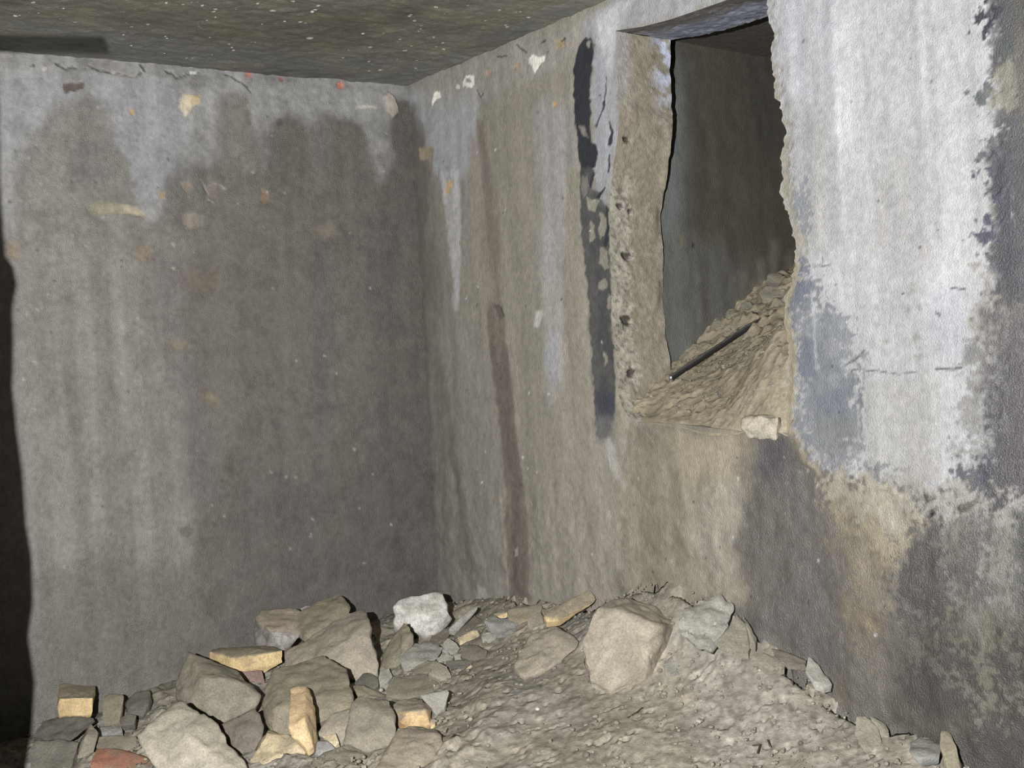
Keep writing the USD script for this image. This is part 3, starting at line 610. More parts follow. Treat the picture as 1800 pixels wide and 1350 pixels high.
tag(reveal('lintel', [(1346, -14), (1290, -4), (1230, 17), (1180, 34), (1130, 47), (1082, 54)], lintel_col, None, 0.006), label='grey underside of the lintel')
def sill_col(d, z, V, n1, n2):
    return np.clip(np.tile(jc((140, 132, 112)), (len(d), 1)) * (0.7 + 0.6 * n1)[:, None], 0.01, 0.85)
reveal('sill', [(1112, 742)] + HOLE_B, sill_col, None, 0.006)
def edge_col(d, z, V, n1, n2):
    return np.clip(np.tile(jc((176, 166, 146)), (len(d), 1)) * (0.7 + 0.5 * n1)[:, None], 0.01, 0.85)
tag(reveal('broken_edge', [(1384, 761)] + HOLE_R, edge_col, None, 0.008), label='cream broken edge of thick limewash')

# ---- the passage behind the hatch
IN = -NR                                                                   # away from the room, through the hatch
PA = C0 + (1.115 - 0.075) * DR + IN * (TH + 0.01)                          # where its side wall starts
dP = np.array([IN[0] * 0.9998, IN[1]]); dP /= np.linalg.norm(dP)
nP = DR.copy()
A = np.concatenate([np.arange(-0.01, 0.95, 0.008), np.linspace(0.97, 3.2, 40)])
Z = np.arange(CAM[2] - 0.6, CAM[2] + 1.11, 0.008)
Pw = Wall(PA, dP, nP, A, Z)
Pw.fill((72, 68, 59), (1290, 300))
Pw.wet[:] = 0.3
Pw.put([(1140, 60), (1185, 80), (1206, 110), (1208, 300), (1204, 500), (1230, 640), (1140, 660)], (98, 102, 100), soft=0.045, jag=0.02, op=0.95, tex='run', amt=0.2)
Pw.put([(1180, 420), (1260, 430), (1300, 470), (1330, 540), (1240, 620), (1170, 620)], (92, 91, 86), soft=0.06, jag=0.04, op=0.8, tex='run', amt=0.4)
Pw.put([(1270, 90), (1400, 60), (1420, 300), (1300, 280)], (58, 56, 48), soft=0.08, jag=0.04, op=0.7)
for x, y, w in ((1362, 430, 8), (1340, 455, 10), (1388, 440, 6), (1300, 480, 10), (1330, 500, 12)):
    Pw.put([(x - w, y), (x + w, y), (x + w, y + 90), (x - w, y + 90)], (104, 98, 88), soft=0.02, jag=0.02, op=0.6, tex='run', amt=0.5)
Pw.put([(1217, 428), (1222, 430), (1221, 436), (1216, 434)], (40, 36, 34), soft=0.004, jag=0.004)
Pw.put([(1198, 415), (1201, 420), (1200, 430)], (140, 120, 70), soft=0.006, line=(0.003, 0.002), jag=0.004, op=0.7)
q = np.c_[Pw.P, np.zeros(len(Pw.P))]
Pw.col *= (1 + 0.2 * (Pw.run - 0.5) + 0.15 * (Pw.mid - 0.5))[:, None]
Pw.h += (fbm(q * 8, 3, 95) - 0.5) * 0.012
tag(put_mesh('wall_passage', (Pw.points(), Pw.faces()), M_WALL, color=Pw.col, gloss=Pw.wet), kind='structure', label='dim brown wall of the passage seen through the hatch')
pz = CAM[2] + 1.085
g0 = PA - dP * 0.02
corners = [g0 - DR * 0.05, g0 + dP * 3.2 - DR * 0.05, g0 + dP * 3.2 + DR * 1.3, g0 + DR * 1.3]
def slab(c4, z0, z1):
    v = np.array([[*p, z] for z in (z0, z1) for p in c4])
    return trimesh.Trimesh(v, trimesh.convex.convex_hull(v).faces if False else trimesh.Trimesh(v).convex_hull.faces) if False else trimesh.convex.convex_hull(v)
def plain(name, mesh, c, mat=None):
    m = mesh.subdivide_to_size(0.25) if False else mesh
    cc = np.tile(np.asarray(c, float), (len(m.vertices), 1))
    return put_mesh(name, m, mat or M_CEIL, color=cc)
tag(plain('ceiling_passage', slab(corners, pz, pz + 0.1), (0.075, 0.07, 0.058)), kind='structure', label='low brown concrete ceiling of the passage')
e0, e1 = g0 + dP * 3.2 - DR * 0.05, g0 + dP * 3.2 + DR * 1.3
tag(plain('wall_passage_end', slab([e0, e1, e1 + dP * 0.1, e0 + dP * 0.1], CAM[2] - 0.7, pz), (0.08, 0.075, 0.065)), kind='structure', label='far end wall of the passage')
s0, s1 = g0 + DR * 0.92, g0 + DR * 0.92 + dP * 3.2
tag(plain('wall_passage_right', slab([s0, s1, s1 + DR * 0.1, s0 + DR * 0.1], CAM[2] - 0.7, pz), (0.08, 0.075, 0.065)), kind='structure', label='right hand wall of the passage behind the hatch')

# ---- ceiling
xs = np.concatenate([np.linspace(-4.7, -2.1, 20), np.arange(-2.05, 1.75, 0.012), np.linspace(1.8, 3.2, 14)])
ys = np.concatenate([np.linspace(-1.3, 2.2, 24), np.arange(2.25, 4.72, 0.012)])
X, Y = np.meshgrid(xs, ys)
P3 = np.c_[X.ravel(), Y.ravel(), np.full(X.size, ZT)]
n1 = stretch(fbm(P3 * np.array([3, 3, 1]), 4, 101)); n2 = stretch(fbm(P3 * 40, 3, 102)); n3 = stretch(fbm(P3 * 11, 4, 103))
cE = albedo((86, 84, 76), np.array([-0.6, 3.5, ZT]), np.array([0, 0, -1.0]))
col = np.tile(cE, (len(P3), 1)) * (0.7 + 0.5 * n1 + 0.25 * (n3 - 0.5))[:, None]
olive = sstep(n3 + 0.4 * (P3[:, 1] < 3.3), 0.5, 0.8)
col *= 1 + (np.array([1.02, 1.0, 0.86]) - 1) * olive[:, None]
# paler bands along the walls
dl = (P3[:, :2] - C0) @ NL; dr = (P3[:, :2] - C0) @ NR
band = sstep(0.42 - dr + 0.1 * (n3 - 0.5), -0.08, 0.1)
col *= (1 + 0.28 * band)[:, None]
bl = sstep(0.30 - np.minimum(dl, dr * 3) + 0.1 * (n3 - 0.5), -0.06, 0.06)
col += (np.array([0.93, 0.97, 1.08]) - 1) * col * bl[:, None]
P3[:, 2] += -(fbm(P3 * 5, 4, 104) - 0.5) * 0.014 - (n2 - 0.5) * 0.006
r, c = X.shape
k = np.arange(r * c).reshape(r, c)
qd = np.stack([k[:-1, :-1], k[1:, :-1], k[1:, 1:], k[:-1, 1:]], -1).reshape(-1, 4)
fc = np.vstack([qd[:, [0, 1, 2]], qd[:, [0, 2, 3]]])
ceil = put_mesh('ceiling', (P3, fc), M_CEIL, color=np.clip(col, 0.01, 0.8), gloss=np.full(len(P3), 0.55))
tag(ceil, kind='structure', label='low grey brown concrete ceiling with pale pebbles showing')
# pale pebbles set in the concrete
M_PEB = stone_mat('pale_pebble', (176, 172, 158), (112, 108, 96), dusty=0.0, rough=0.4, e=0.06, scale=9.0)
pp = []
rp = np.random.default_rng(3)
def blob(p, sx, sy, sz, seed, sub=1, yaw=0.0):
    m = trimesh.creation.icosphere(subdivisions=sub)
    v = m.vertices * (1 + 0.5 * (fbm(m.vertices * 1.7 + seed * 7.1, 2, seed) - 0.5))[:, None]
    v = v * [sx, sy, sz]
    ca, sa = math.cos(yaw), math.sin(yaw)
    v = np.c_[v[:, 0] * ca - v[:, 1] * sa, v[:, 0] * sa + v[:, 1] * ca, v[:, 2]]
    return trimesh.Trimesh(v + p, m.faces, process=False)
n = 0
while n < 280:
    x, y = rp.uniform(-1.7, 0.6), rp.uniform(2.7, 4.4)
    p = np.array([x, y])
    if (p - C0) @ NL < 0.1 or (p - C0) @ NR < 0.1:
        continue
    if noise(np.array([x * 3, y * 3, 0]), 5) < 0.42:
        continue
    s = rp.uniform(0.0018, 0.0042) * (1.8 if rp.random() < 0.10 else 1)
    pp.append(blob(np.array([x, y, ZT + 0.004 - (fbm(np.array([x, y, ZT]) * 5, 4, 104) - 0.5) * 0.014 - 0.003]), s * rp.uniform(1.2, 2.2), s * 1.3, s * 0.9, n % 40, 1, rp.uniform(-0.6, 0.6)))
    n += 1
tag(put_mesh('exposed_pebbles', trimesh.util.concatenate(pp), M_PEB, parent=str(ceil.GetPath()), smooth=True), kind='stuff', label='pale pebbles showing in the ceiling concrete')

# ---- wall behind the photographer and the broken pier that shades the picture's left edge
back = slab([np.array([-5, -1.3]), np.array([3.4, -1.3]), np.array([3.4, -1.4]), np.array([-5, -1.4])], ZB, ZT)
tag(plain('wall_back', back, (0.12, 0.115, 0.105)), kind='structure', label='plain cellar wall behind the viewer')
YP = 1.45
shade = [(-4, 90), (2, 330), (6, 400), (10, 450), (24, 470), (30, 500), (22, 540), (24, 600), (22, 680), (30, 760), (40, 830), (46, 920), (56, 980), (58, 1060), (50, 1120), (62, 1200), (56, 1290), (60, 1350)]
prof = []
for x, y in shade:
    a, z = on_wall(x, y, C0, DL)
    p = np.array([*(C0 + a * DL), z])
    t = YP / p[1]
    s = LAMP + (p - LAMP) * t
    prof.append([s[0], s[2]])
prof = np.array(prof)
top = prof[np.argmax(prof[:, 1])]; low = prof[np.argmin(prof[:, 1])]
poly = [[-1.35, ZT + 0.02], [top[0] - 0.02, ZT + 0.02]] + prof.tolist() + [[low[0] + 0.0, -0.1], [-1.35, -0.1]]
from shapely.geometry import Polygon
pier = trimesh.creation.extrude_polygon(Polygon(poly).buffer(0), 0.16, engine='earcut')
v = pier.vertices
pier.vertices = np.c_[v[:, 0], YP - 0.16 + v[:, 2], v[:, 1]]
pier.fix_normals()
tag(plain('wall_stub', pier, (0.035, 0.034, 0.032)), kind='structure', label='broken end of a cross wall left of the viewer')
bar = []
for x, y in ((-90, 74), (186, 80)):
    r = ray(x, y); p = CAM + r * (ZC / r[2])
    bar.append(LAMP + (p - LAMP) * (YP / p[1]))
b0, b1 = np.array(bar)
ba = trimesh.creation.cylinder(radius=0.010, segment=[b0 + (b0 - b1) * 0.5, b1], sections=14)
ribs = [trimesh.creation.torus(0.0075, 0.0012, major_sections=12, minor_sections=5) for _ in range(9)]
M_IRON = stone_mat('rusty_iron', (52, 44, 40), (74, 52, 40), dusty=0.0, rough=0.6)
tag(put_mesh('reinforcing_bar', ba, M_IRON), 'thin rusty reinforcing bar sticking out of the broken cross wall', 'bar')

# ------------------------------------------------------------------ the debris floor
ctrl = [  # pixel, depth
    (100, 1275, 3.79), (260, 1215, 3.93), (400, 1160, 4.07), (560, 1110, 4.27), (740, 1066, 4.47), (880, 1062, 4.10), (1050, 1060, 3.80), (1150, 1022, 3.58), (1235, 1040, 3.43),
    (1350, 1135, 3.238), (1480, 1245, 3.05), (1560, 1275, 2.95), (1650, 1305, 2.84), (1730, 1352, 2.77),
    (100, 1350, 3.45), (300, 1350, 3.25), (600, 1350, 3.10), (900, 1350, 2.95), (1300, 1350, 2.84), (1500, 1345, 2.80),
    (600, 1260, 3.50), (430, 1220, 3.78), (700, 1160, 3.86), (880, 1180, 3.55), (1000, 1150, 3.52), (1100, 1210, 3.26), (1220, 1160, 3.28), (1350, 1220, 3.10), (850, 1270, 3.20), (1100, 1290, 3.02), (800, 1110, 4.05), (960, 1108, 3.78), (1400, 1290, 2.95), (250, 1290, 3.60)]
cp = np.array([at(*c) for c in ctrl])
extra = np.array([[-2.4, 2.2, 0.05], [-1.2, 1.6, 0.02], [0, 1.6, 0.05], [1.3, 1.6, 0.0], [0.4, 0.4, -0.05], [-3, 0.6, -0.05], [2.6, 0.6, -0.05], [0, -1.4, -0.1], [-4, -1.4, -0.1], [3, -1.4, -0.1], [-1.9, 3.0, 0.06], [-1.0, 2.6, 0.06], [0.0, 2.4, 0.07], [0.9, 2.3, 0.03], [1.5, 2.0, 0.0]])
allp = np.vstack([cp, extra])
tps = RBFInterpolator(allp[:, :2], allp[:, 2], kernel='thin_plate_spline', smoothing=1e-4)
def ground0(xy):
    return tps(np.atleast_2d(xy))
gx = np.linspace(-2.3, 1.9, 211); gy = np.linspace(2.0, 4.8, 141)
GX, GY = np.meshgrid(gx, gy)
GZ = ground0(np.c_[GX.ravel(), GY.ravel()]).reshape(GX.shape)
def ground(x, y):
    i = np.clip((x - gx[0]) / (gx[1] - gx[0]), 0, len(gx) - 1.001); j = np.clip((y - gy[0]) / (gy[1] - gy[0]), 0, len(gy) - 1.001)
    i0, j0 = np.int64(i), np.int64(j); u, w = i - i0, j - j0
    return GZ[j0, i0] * (1 - u) * (1 - w) + GZ[j0, i0 + 1] * u * (1 - w) + GZ[j0 + 1, i0] * (1 - u) * w + GZ[j0 + 1, i0 + 1] * u * w
def ground_depth(px, py):
    r = ray(px, py)
    d = np.arange(2.2, 4.7, 0.005)
    p = CAM + d[:, None] * r
    under = np.nonzero(p[:, 2] < ground(p[:, 0], p[:, 1]))[0]
    return d[under[0]] if len(under) else 4.4

xs = np.concatenate([np.linspace(-4.7, -2.0, 16), np.arange(-1.95, 1.7, 0.0085), np.linspace(1.75, 3.2, 12)])
ys = np.concatenate([np.linspace(-1.4, 2.3, 22), np.arange(2.35, 4.7, 0.0085)])
X, Y = np.meshgrid(xs, ys)
xy = np.c_[X.ravel(), Y.ravel()]
z = ground0(xy)
q = np.c_[xy, np.zeros(len(xy))]
lump = stretch(fbm(q * 9, 4, 111)); med = stretch(fbm(q * 26, 4, 112)); fin = stretch(fbm(q * 75, 3, 113))
rb = sstep(-xy[:, 0] - 0.15 + 0.25 * (lump - 0.5), -0.1, 0.2)               # rougher under the rubble on the left
ridge = np.abs(fbm(q * 20, 3, 114) - 0.5) * 2
z += (lump - 0.5) * (0.012 + 0.022 * rb) + (med - 0.5) * (0.004 + 0.007 * rb) + (fin - 0.5) * (0.0035 + 0.003 * rb) - 0.06 * sstep(0.035 - (xy - C0) @ NR, 0.0, 0.02) * (lump > 0.5) - 0.012 * (ridge < 0.035) * (med > 0.52)
col = np.tile(np.clip(lin((136, 130, 117)) / (KLAMP * 0.037), 0.01, 0.7), (len(q), 1))
col *= (0.84 + 0.22 * stretch(fbm(q * 6, 4, 116)) + 0.2 * (med - 0.5) + 0.22 * (fin - 0.5))[:, None]
col *= (1 - 0.30 * sstep(stretch(fbm(q * 60, 2, 118)), 0.72, 0.9) + 0.22 * sstep(stretch(fbm(q * 48, 2, 119)), 0.74, 0.9))[:, None]
gb = sstep(stretch(fbm(q * 4, 4, 117)), 0.45, 0.75)
col *= 1 + (np.array([0.97, 0.99, 1.07]) - 1) * gb[:, None]
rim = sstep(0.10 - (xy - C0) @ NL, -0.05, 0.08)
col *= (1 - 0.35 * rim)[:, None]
r, c = X.shape
k = np.arange(r * c).reshape(r, c)
qd = np.stack([k[:-1, :-1], k[:-1, 1:], k[1:, 1:], k[1:, :-1]], -1).reshape(-1, 4)
fc = np.vstack([qd[:, [0, 1, 2]], qd[:, [0, 2, 3]]])
inroom = (((xy - C0) @ NL > -0.10) & ((xy - C0) @ NR > -0.06))
fc = fc[inroom[fc].all(1)]
idx = np.unique(fc); remap = np.full(len(xy), -1); remap[idx] = np.arange(len(idx))
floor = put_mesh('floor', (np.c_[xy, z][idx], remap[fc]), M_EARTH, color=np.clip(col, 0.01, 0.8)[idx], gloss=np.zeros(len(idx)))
tag(floor, kind='structure', label='trodden grey earth and debris covering the cellar floor')

# the earth that has slid through the hatch
tc = [(1112, 742, 3.60), (1200, 748, 3.45), (1300, 758, 3.28), (1384, 762, 3.15), (1178, 668, 3.74), (1182, 627, 3.88), (1215, 600, 3.93), (1250, 568, 3.97), (1290, 545, 4.02), (1340, 507, 4.08), (1390, 482, 4.14), (1380, 570, 3.42), (1384, 650, 3.25), (1300, 620, 3.70), (1290, 690, 3.45), (1220, 700, 3.56), (1420, 470, 4.15), (1430, 600, 3.4)]
tp = np.array([at(*t) for t in tc])
far = np.array([[*(PA + dP * 1.4), CAM[2] + 0.48], [*(PA + dP * 1.4 + DR * 0.9), CAM[2] + 0.55], [*(PA + dP * 2.6 + DR * 0.4), CAM[2] + 0.55]])
tps2 = RBFInterpolator(np.vstack([tp, far])[:, :2], np.r_[tp[:, 2], far[:, 2]], kernel='thin_plate_spline', smoothing=1e-4)
aa = np.arange(0.0, 2.0, 0.009); bb = np.arange(1.02, 1.99, 0.009)
B, D = np.meshgrid(bb, aa)
xy2 = C0 + B.ravel()[:, None] * DR + (D.ravel()[:, None] - 0.001) * IN
z2 = tps2(xy2)
q = np.c_[xy2, np.zeros(len(xy2))]
lump = stretch(fbm(q * 12, 4, 121)); med = stretch(fbm(q * 34, 4, 122)); fin = stretch(fbm(q * 80, 3, 123))
z2 -= 0.008 * sstep(-D.ravel(), -0.004, 0.0)
z2 += ((lump - 0.5) * 0.010 + (med - 0.5) * 0.007 + (fin - 0.5) * 0.014) * sstep(D.ravel(), 0.0, 0.05)
rgh = sstep(D.ravel(), 0.25, 0.5)
z2 += rgh * (np.abs(fbm(q * 16, 3, 125) - 0.5) * 0.09)
col2 = np.tile(np.clip(lin((146, 137, 118)) / (KLAMP * 0.042), 0.01, 0.75), (len(q), 1)) * (0.78 + 0.26 * lump + 0.2 * (med - 0.5) + 0.25 * (fin - 0.5))[:, None]
r, c = B.shape
k = np.arange(r * c).reshape(r, c)
qd = np.stack([k[:-1, :-1], k[:-1, 1:], k[1:, 1:], k[1:, :-1]], -1).reshape(-1, 4)
fc = np.vstack([qd[:, [0, 1, 2]], qd[:, [0, 2, 3]]])
lip = (D.ravel() < 0.02) & ((B.ravel() < R.uv([(1122, 742)])[0, 0]) | (B.ravel() > R.uv([(1389, 761)])[0, 0]))
fc = fc[~lip[fc].any(1)]
m2 = put_mesh('floor_passage', (np.c_[xy2, z2], fc), M_EARTH, color=np.clip(col2, 0.01, 0.8), gloss=np.full(len(q), 0.2))
tag(m2, kind='structure', label='slope of dry earth filling the hatch and rising to the right')
def slope_depth(px, py):
    r = ray(px, py); d = np.arange(3.1, 4.3, 0.005); p = CAM + d[:, None] * r
    under = np.nonzero(p[:, 2] < tps2(p[:, :2]))[0]
    return d[under[0]] if len(under) else 4.1

# ------------------------------------------------------------------ stones and bricks
MS = {
    'grey': stone_mat('grey_limestone', (136, 128, 111), (110, 104, 90), (128, 122, 107), 0.35),
    'pale': stone_mat('pale_limestone', (166, 158, 138), (134, 129, 115), (150, 143, 126), 0.3),
    'beige': stone_mat('beige_sandstone', (156, 145, 125), (128, 120, 105), (134, 128, 114), 0.4),
    'dark': stone_mat('dark_damp_stone', (100, 96, 86), (80, 77, 69), (108, 104, 94), 0.3),
    'olive': stone_mat('olive_grey_stone', (138, 129, 106), (110, 104, 86), (124, 118, 101), 0.4),
    'white': stone_mat('white_streaked_stone', (196, 192, 184), (128, 124, 115), (140, 136, 124), 0.2, scale=22.0),
    'concrete': stone_mat('pale_concrete_lump', (152, 150, 140), (124, 122, 114), (140, 136, 126), 0.3, bump=0.9),
    'blue': stone_mat('blue_grey_mortar', (138, 138, 133), (112, 112, 107), (132, 130, 122), 0.3, bump=0.9),
    'yellow': stone_mat('yellow_brick', (206, 178, 122), (178, 150, 102), (120, 114, 100), 0.9),
    'tan': stone_mat('tan_brick', (206, 178, 124), (184, 156, 114), (176, 152, 122), 0.5),
    'cream': stone_mat('cream_brick_with_mortar', (206, 186, 142), (150, 138, 116), (176, 160, 126), 0.3, scale=20.0),
    'ochre': stone_mat('ochre_brick', (190, 160, 108), (150, 116, 76), (126, 121, 108), 0.9),
    'red': stone_mat('red_brick', (164, 94, 70), (134, 112, 92), (138, 106, 88), 0.35),
    'pink': stone_mat('dusky_pink_brick', (134, 106, 98), (112, 88, 82), (122, 106, 98), 0.3),
    'brown': stone_mat('brown_grey_stone', (112, 102, 90), (92, 85, 76), (112, 106, 95), 0.4),
    'sparkle': stone_mat('glittering_grey_stone', (142, 136, 128), (96, 92, 88), (150, 140, 122), 0.8, rough=0.35),
    'earth': stone_mat('earth_clod', (134, 128, 112), (114, 109, 96), (134, 129, 116), 0.4, bump=1.0),
}
ROCKS = {}
def rock(name, label, cat, mat, verts, base=None, th=0.10, rough=0.0035, rnd=1, drop=0.0, edge=0.013, shrink=0.82, group=None, low=None, parent=None, fit=True):
    """verts: (px, py, how far behind the stone's front foot, in metres); closed at the back and roughened"""
    vv = [(*v, 0.0) if len(v) == 2 else v for v in verts]
    foot = low or max(vv, key=lambda t: t[1])
    if base is None:
        base = ground_depth(foot[0], min(foot[1], 1349)) if foot[1] <= 1349 else ground_depth(foot[0], 1349) - 0.0016 * (foot[1] - 1349)
    if fit:                                                                # keep clear of the two walls
        need = 0.0
        for x, y, d in vv:
            p, r = at(x, y, base + d), ray(x, y)
            for n2 in (NL, NR):
                gap = (p[:2] - C0) @ n2 - 0.012
                if gap < 0:
                    need = max(need, -gap / -(r[:2] @ n2))
        base -= min(need, 0.25)
    front = np.array([at(x, y, base + d) for x, y, d in vv])
    c = front.mean(0)
    th *= 0.7
    rear = c + (front - c) * shrink + np.array([c[0] * 0.25, 1, -0.15]) / 1.03 * th
    foot_pts = front[np.argsort(front[:, 2])[:max(3, len(front) // 3)]] + np.array([0, 0.3 * th, -0.02 - drop])
    m = trimesh.convex.convex_hull(np.vstack([front, rear, foot_pts]))
    size = np.ptp(front, 0).max()
    mf = manifold3d.Manifold(manifold3d.Mesh(np.asarray(m.vertices, np.float32), np.asarray(m.faces, np.uint32)))
    mf = mf.refine_to_length(max(0.005, min(edge * 0.75, size / 9))).to_mesh()
    m = trimesh.Trimesh(mf.vert_properties[:, :3], mf.tri_verts)
    for _ in range(rnd):
        trimesh.smoothing.filter_laplacian(m, lamb=0.25, iterations=1, volume_constraint=False)
    sd = sum(map(ord, name + label)) % 97
    rr = rough * min(1.0, size / 0.12)
    nrm = m.vertex_normals
    rdg = np.abs(fbm(m.vertices * 13 + sd, 3, sd + 3) - 0.5)
    d = (fbm(m.vertices * 11 + sd, 3, sd) - 0.5) * 5.5 * rr - np.clip(0.05 - rdg, 0, 1) * 16 * rr + (fbm(m.vertices * 38 + sd, 3, sd + 1) - 0.5) * 3.4 * rr
    d = d + (np.floor((m.vertices @ np.array([0.3, -0.2, 0.93]) + (fbm(m.vertices * 9 + sd, 2, sd + 5) - 0.5) * 0.06) * 38) % 2) * 0.5 * rr
    m.vertices = m.vertices + nrm * d[:, None]
    p = put_mesh(name, m, MS[mat] if isinstance(mat, str) else mat, parent=parent or '/World', smooth=28)
    if parent is None:
        tag(p, label, cat, group)
    ROCKS[label] = base
    return p, base

# back row, left
rock('stone', 'squarish brown grey block with a glittering front, behind the long yellow brick', 'stone', 'sparkle',
     [(458, 1071, .15), (522, 1070, .17), (534, 1077, .14), (515, 1098, .05), (530, 1116, .03), (500, 1143, 0), (473, 1144, 0), (448, 1135, .06), (446, 1107, .08), (450, 1087, .10), (472, 1107, .01)], th=.05)
rock('stone', 'tilted olive slab with a ridge, resting on the large pyramid shaped rock', 'stone', 'olive',
     [(552, 1065, .12), (588, 1046, .16), (598, 1045, .16), (605, 1062, .09), (617, 1068, .09), (615, 1077, .06), (597, 1097, .02), (562, 1127, -.02), (538, 1118, -.01), (517, 1107, .04), (515, 1092, .08), (533, 1070, .12), (567, 1094, .015)], base=ground_depth(600, 1150) - .02, th=.04)
rock('stone', 'small lavender grey pebble wedged between the block and the olive slab', 'stone', 'blue',
     [(527, 1070), (536, 1065), (548, 1065), (554, 1070), (545, 1078), (536, 1078)], base=ground_depth(540, 1135), th=.04)
rock('stone', 'large pyramid shaped rock with a pale beige front face and steep right side', 'stone', 'beige',
     [(500, 1147, .14), (562, 1122, .20), (617, 1075, .22), (640, 1071, .22), (648, 1092, .12), (649, 1118, .06), (656, 1146, .03), (666, 1168, 0.01), (663, 1188, 0), (645, 1186, 0), (623, 1197, -.01), (592, 1172, .0), (568, 1154, .03), (530, 1170, .08), (498, 1172, .10), (627, 1112, .06)], base=ground_depth(640, 1196), th=.10)
rock('brick', 'long yellow brick with a bowed grey top, second row from the left wall', 'brick', 'yellow',
     [(407, 1156, 0), (440, 1153, .01), (497, 1143, .015), (496, 1164, .015), (467, 1172, .0), (415, 1180, -.01), (404, 1173, 0), (367, 1145, .06), (379, 1168, .05), (369, 1163, .06), (386, 1138, .10), (480, 1136, .11)], base=ground_depth(440, 1200) + .02, th=.06, rough=.002, edge=.010)
rock('brick', 'dusky pink brick fragment under the long yellow brick', 'brick', 'pink',
     [(418, 1181, .03), (460, 1179, .03), (466, 1200, 0), (457, 1211, 0), (447, 1208, 0)], base=ground_depth(455, 1222) + .05, th=.08, rough=.002)
rock('stone', 'broad grey slab in the middle of the heap, under the upright brick', 'stone', 'olive',
     [(480, 1177, .22), (530, 1166, .26), (568, 1154, .26), (590, 1168, .22), (608, 1175, .18), (611, 1190, .12), (621, 1227, .04), (617, 1246, .0), (583, 1252, .0), (558, 1258, 0), (512, 1292, -.03), (480, 1292, -.02), (466, 1277, .02), (462, 1230, .10), (466, 1210, .15), (474, 1187, .2), (478, 1247, .02), (550, 1225, .04), (600, 1205, .08)], base=ground_depth(560, 1285), th=.10)
pb = ground_depth(540, 1330)
rock('brick', 'upright yellow brick with its broken end facing out, leaning on the broad grey slab', 'brick', 'tan',
     [(511, 1210, .17), (537, 1206, .17), (545, 1212, .18), (555, 1243, .10), (556, 1298, .03), (550, 1312, -.02), (541, 1318, -.03), (528, 1303, -.03), (513, 1295, -.02), (507, 1277, -.01), (509, 1240, .08), (535, 1263, -.005)], base=pb, th=.05, rough=.002, edge=.010)
rock('stone', 'cream mortar covered block with two grey patches, at the bottom edge', 'stone', 'cream',
     [(468, 1285, .10), (482, 1291, .10), (512, 1295, .10), (538, 1312, .06), (528, 1345, .0), (522, 1372, -.03), (436, 1372, -.03), (437, 1340, .02), (452, 1318, .06), (463, 1300, .09), (490, 1325, .02)], base=pb - .02, th=.12)
rock('stone', 'large grey stone with a flat pale face, between the yellow bricks on the left', 'stone', 'grey',
     [(330, 1143, .22), (372, 1163, .20), (415, 1180, .16), (450, 1207, .08), (457, 1224, .04), (446, 1244, .02), (387, 1274, 0), (361, 1254, .01), (335, 1237, .04), (311, 1226, .10), (307, 1207, .14), (346, 1170, .14), (359, 1191, .055), (417, 1198, .05), (413, 1226, .015)], base=ground_depth(400, 1290) + .03, th=.10, rough=.003)
rock('stone', 'brown grey stone with a red spot, below the large grey stone with the pale face', 'stone', 'brown',
     [(387, 1274, .06), (446, 1246, .08), (455, 1257, .06), (466, 1278, .03), (461, 1297, .01), (448, 1321, 0), (418, 1329, 0), (398, 1300, .03), (430, 1285, .01)], base=ground_depth(430, 1325), th=.09)
rock('boulder', 'largest pale rounded boulder at the bottom left', 'boulder', 'pale',
     [(289, 1248, .14), (320, 1233, .17), (354, 1254, .13), (381, 1274, .10), (397, 1300, .07), (437, 1348, .0), (450, 1378, -.04), (290, 1378, -.05), (281, 1350, -.01), (263, 1322, .02), (241, 1300, .05), (246, 1285, .07), (330, 1290, .03)], base=ground_depth(330, 1349) - .09, th=.06, rough=.004, rnd=2)
rock('brick', 'short yellow brick farthest left, against the wall', 'brick', 'yellow',
     [(105, 1228, 0), (163, 1227, 0), (162, 1253, -.01), (150, 1257, -.01), (125, 1257, -.01), (102, 1258, -.01), (100, 1243, 0), (107, 1203, .12), (167, 1206, .12)], base=3.72, th=.08, rough=.002, edge=.009)
rock('brick', 'upright dull olive brick right of the short yellow brick', 'brick', 'olive',
     [(182, 1226, .07), (192, 1220, .08), (214, 1219, .08), (218, 1225, .06), (210, 1268, .0), (200, 1273, 0), (182, 1273, 0), (179, 1235, .05)], base=3.68, th=.06, rough=.002)
rock('stone', 'dull grey stone against the wall, right of the upright olive brick', 'stone', 'dark',
     [(221, 1232, .06), (240, 1218, .08), (262, 1214, .09), (267, 1225, .07), (260, 1240, .02), (250, 1259, 0), (223, 1257, 0)], base=3.72, th=.07)
rock('stone', 'small dark stone tucked in below the upright olive brick', 'stone', 'dark',
     [(211, 1262, .03), (225, 1255, .03), (240, 1258, .02), (236, 1273, 0), (212, 1276, 0)], base=3.62, th=.05)
rock('stone', 'wide dark stone under the short yellow brick', 'stone', 'dark',
     [(73, 1267, .10), (105, 1259, .12), (138, 1259, .12), (167, 1260, .10), (169, 1268, .08), (140, 1292, .02), (117, 1298, 0), (83, 1303, .0), (56, 1294, .04)], base=3.55, th=.05)
rock('stone', 'steep grey stone with a whitish patch, left of the red brick', 'stone', 'grey',
     [(160, 1273, .10), (173, 1288, .06), (167, 1317, .02), (153, 1348, 0), (146, 1366, -.02), (122, 1366, -.02), (126, 1336, .03), (140, 1304, .07), (150, 1290, .04)], base=3.46, th=.05)
rock('stone', 'dim stone in the lower left corner, beside the dark edge', 'stone', 'dark',
     [(65, 1305, .06), (115, 1300, .08), (139, 1305, .06), (132, 1330, .02), (120, 1362, -.02), (60, 1366, -.02), (50, 1330, .03)], base=3.42, th=.05)
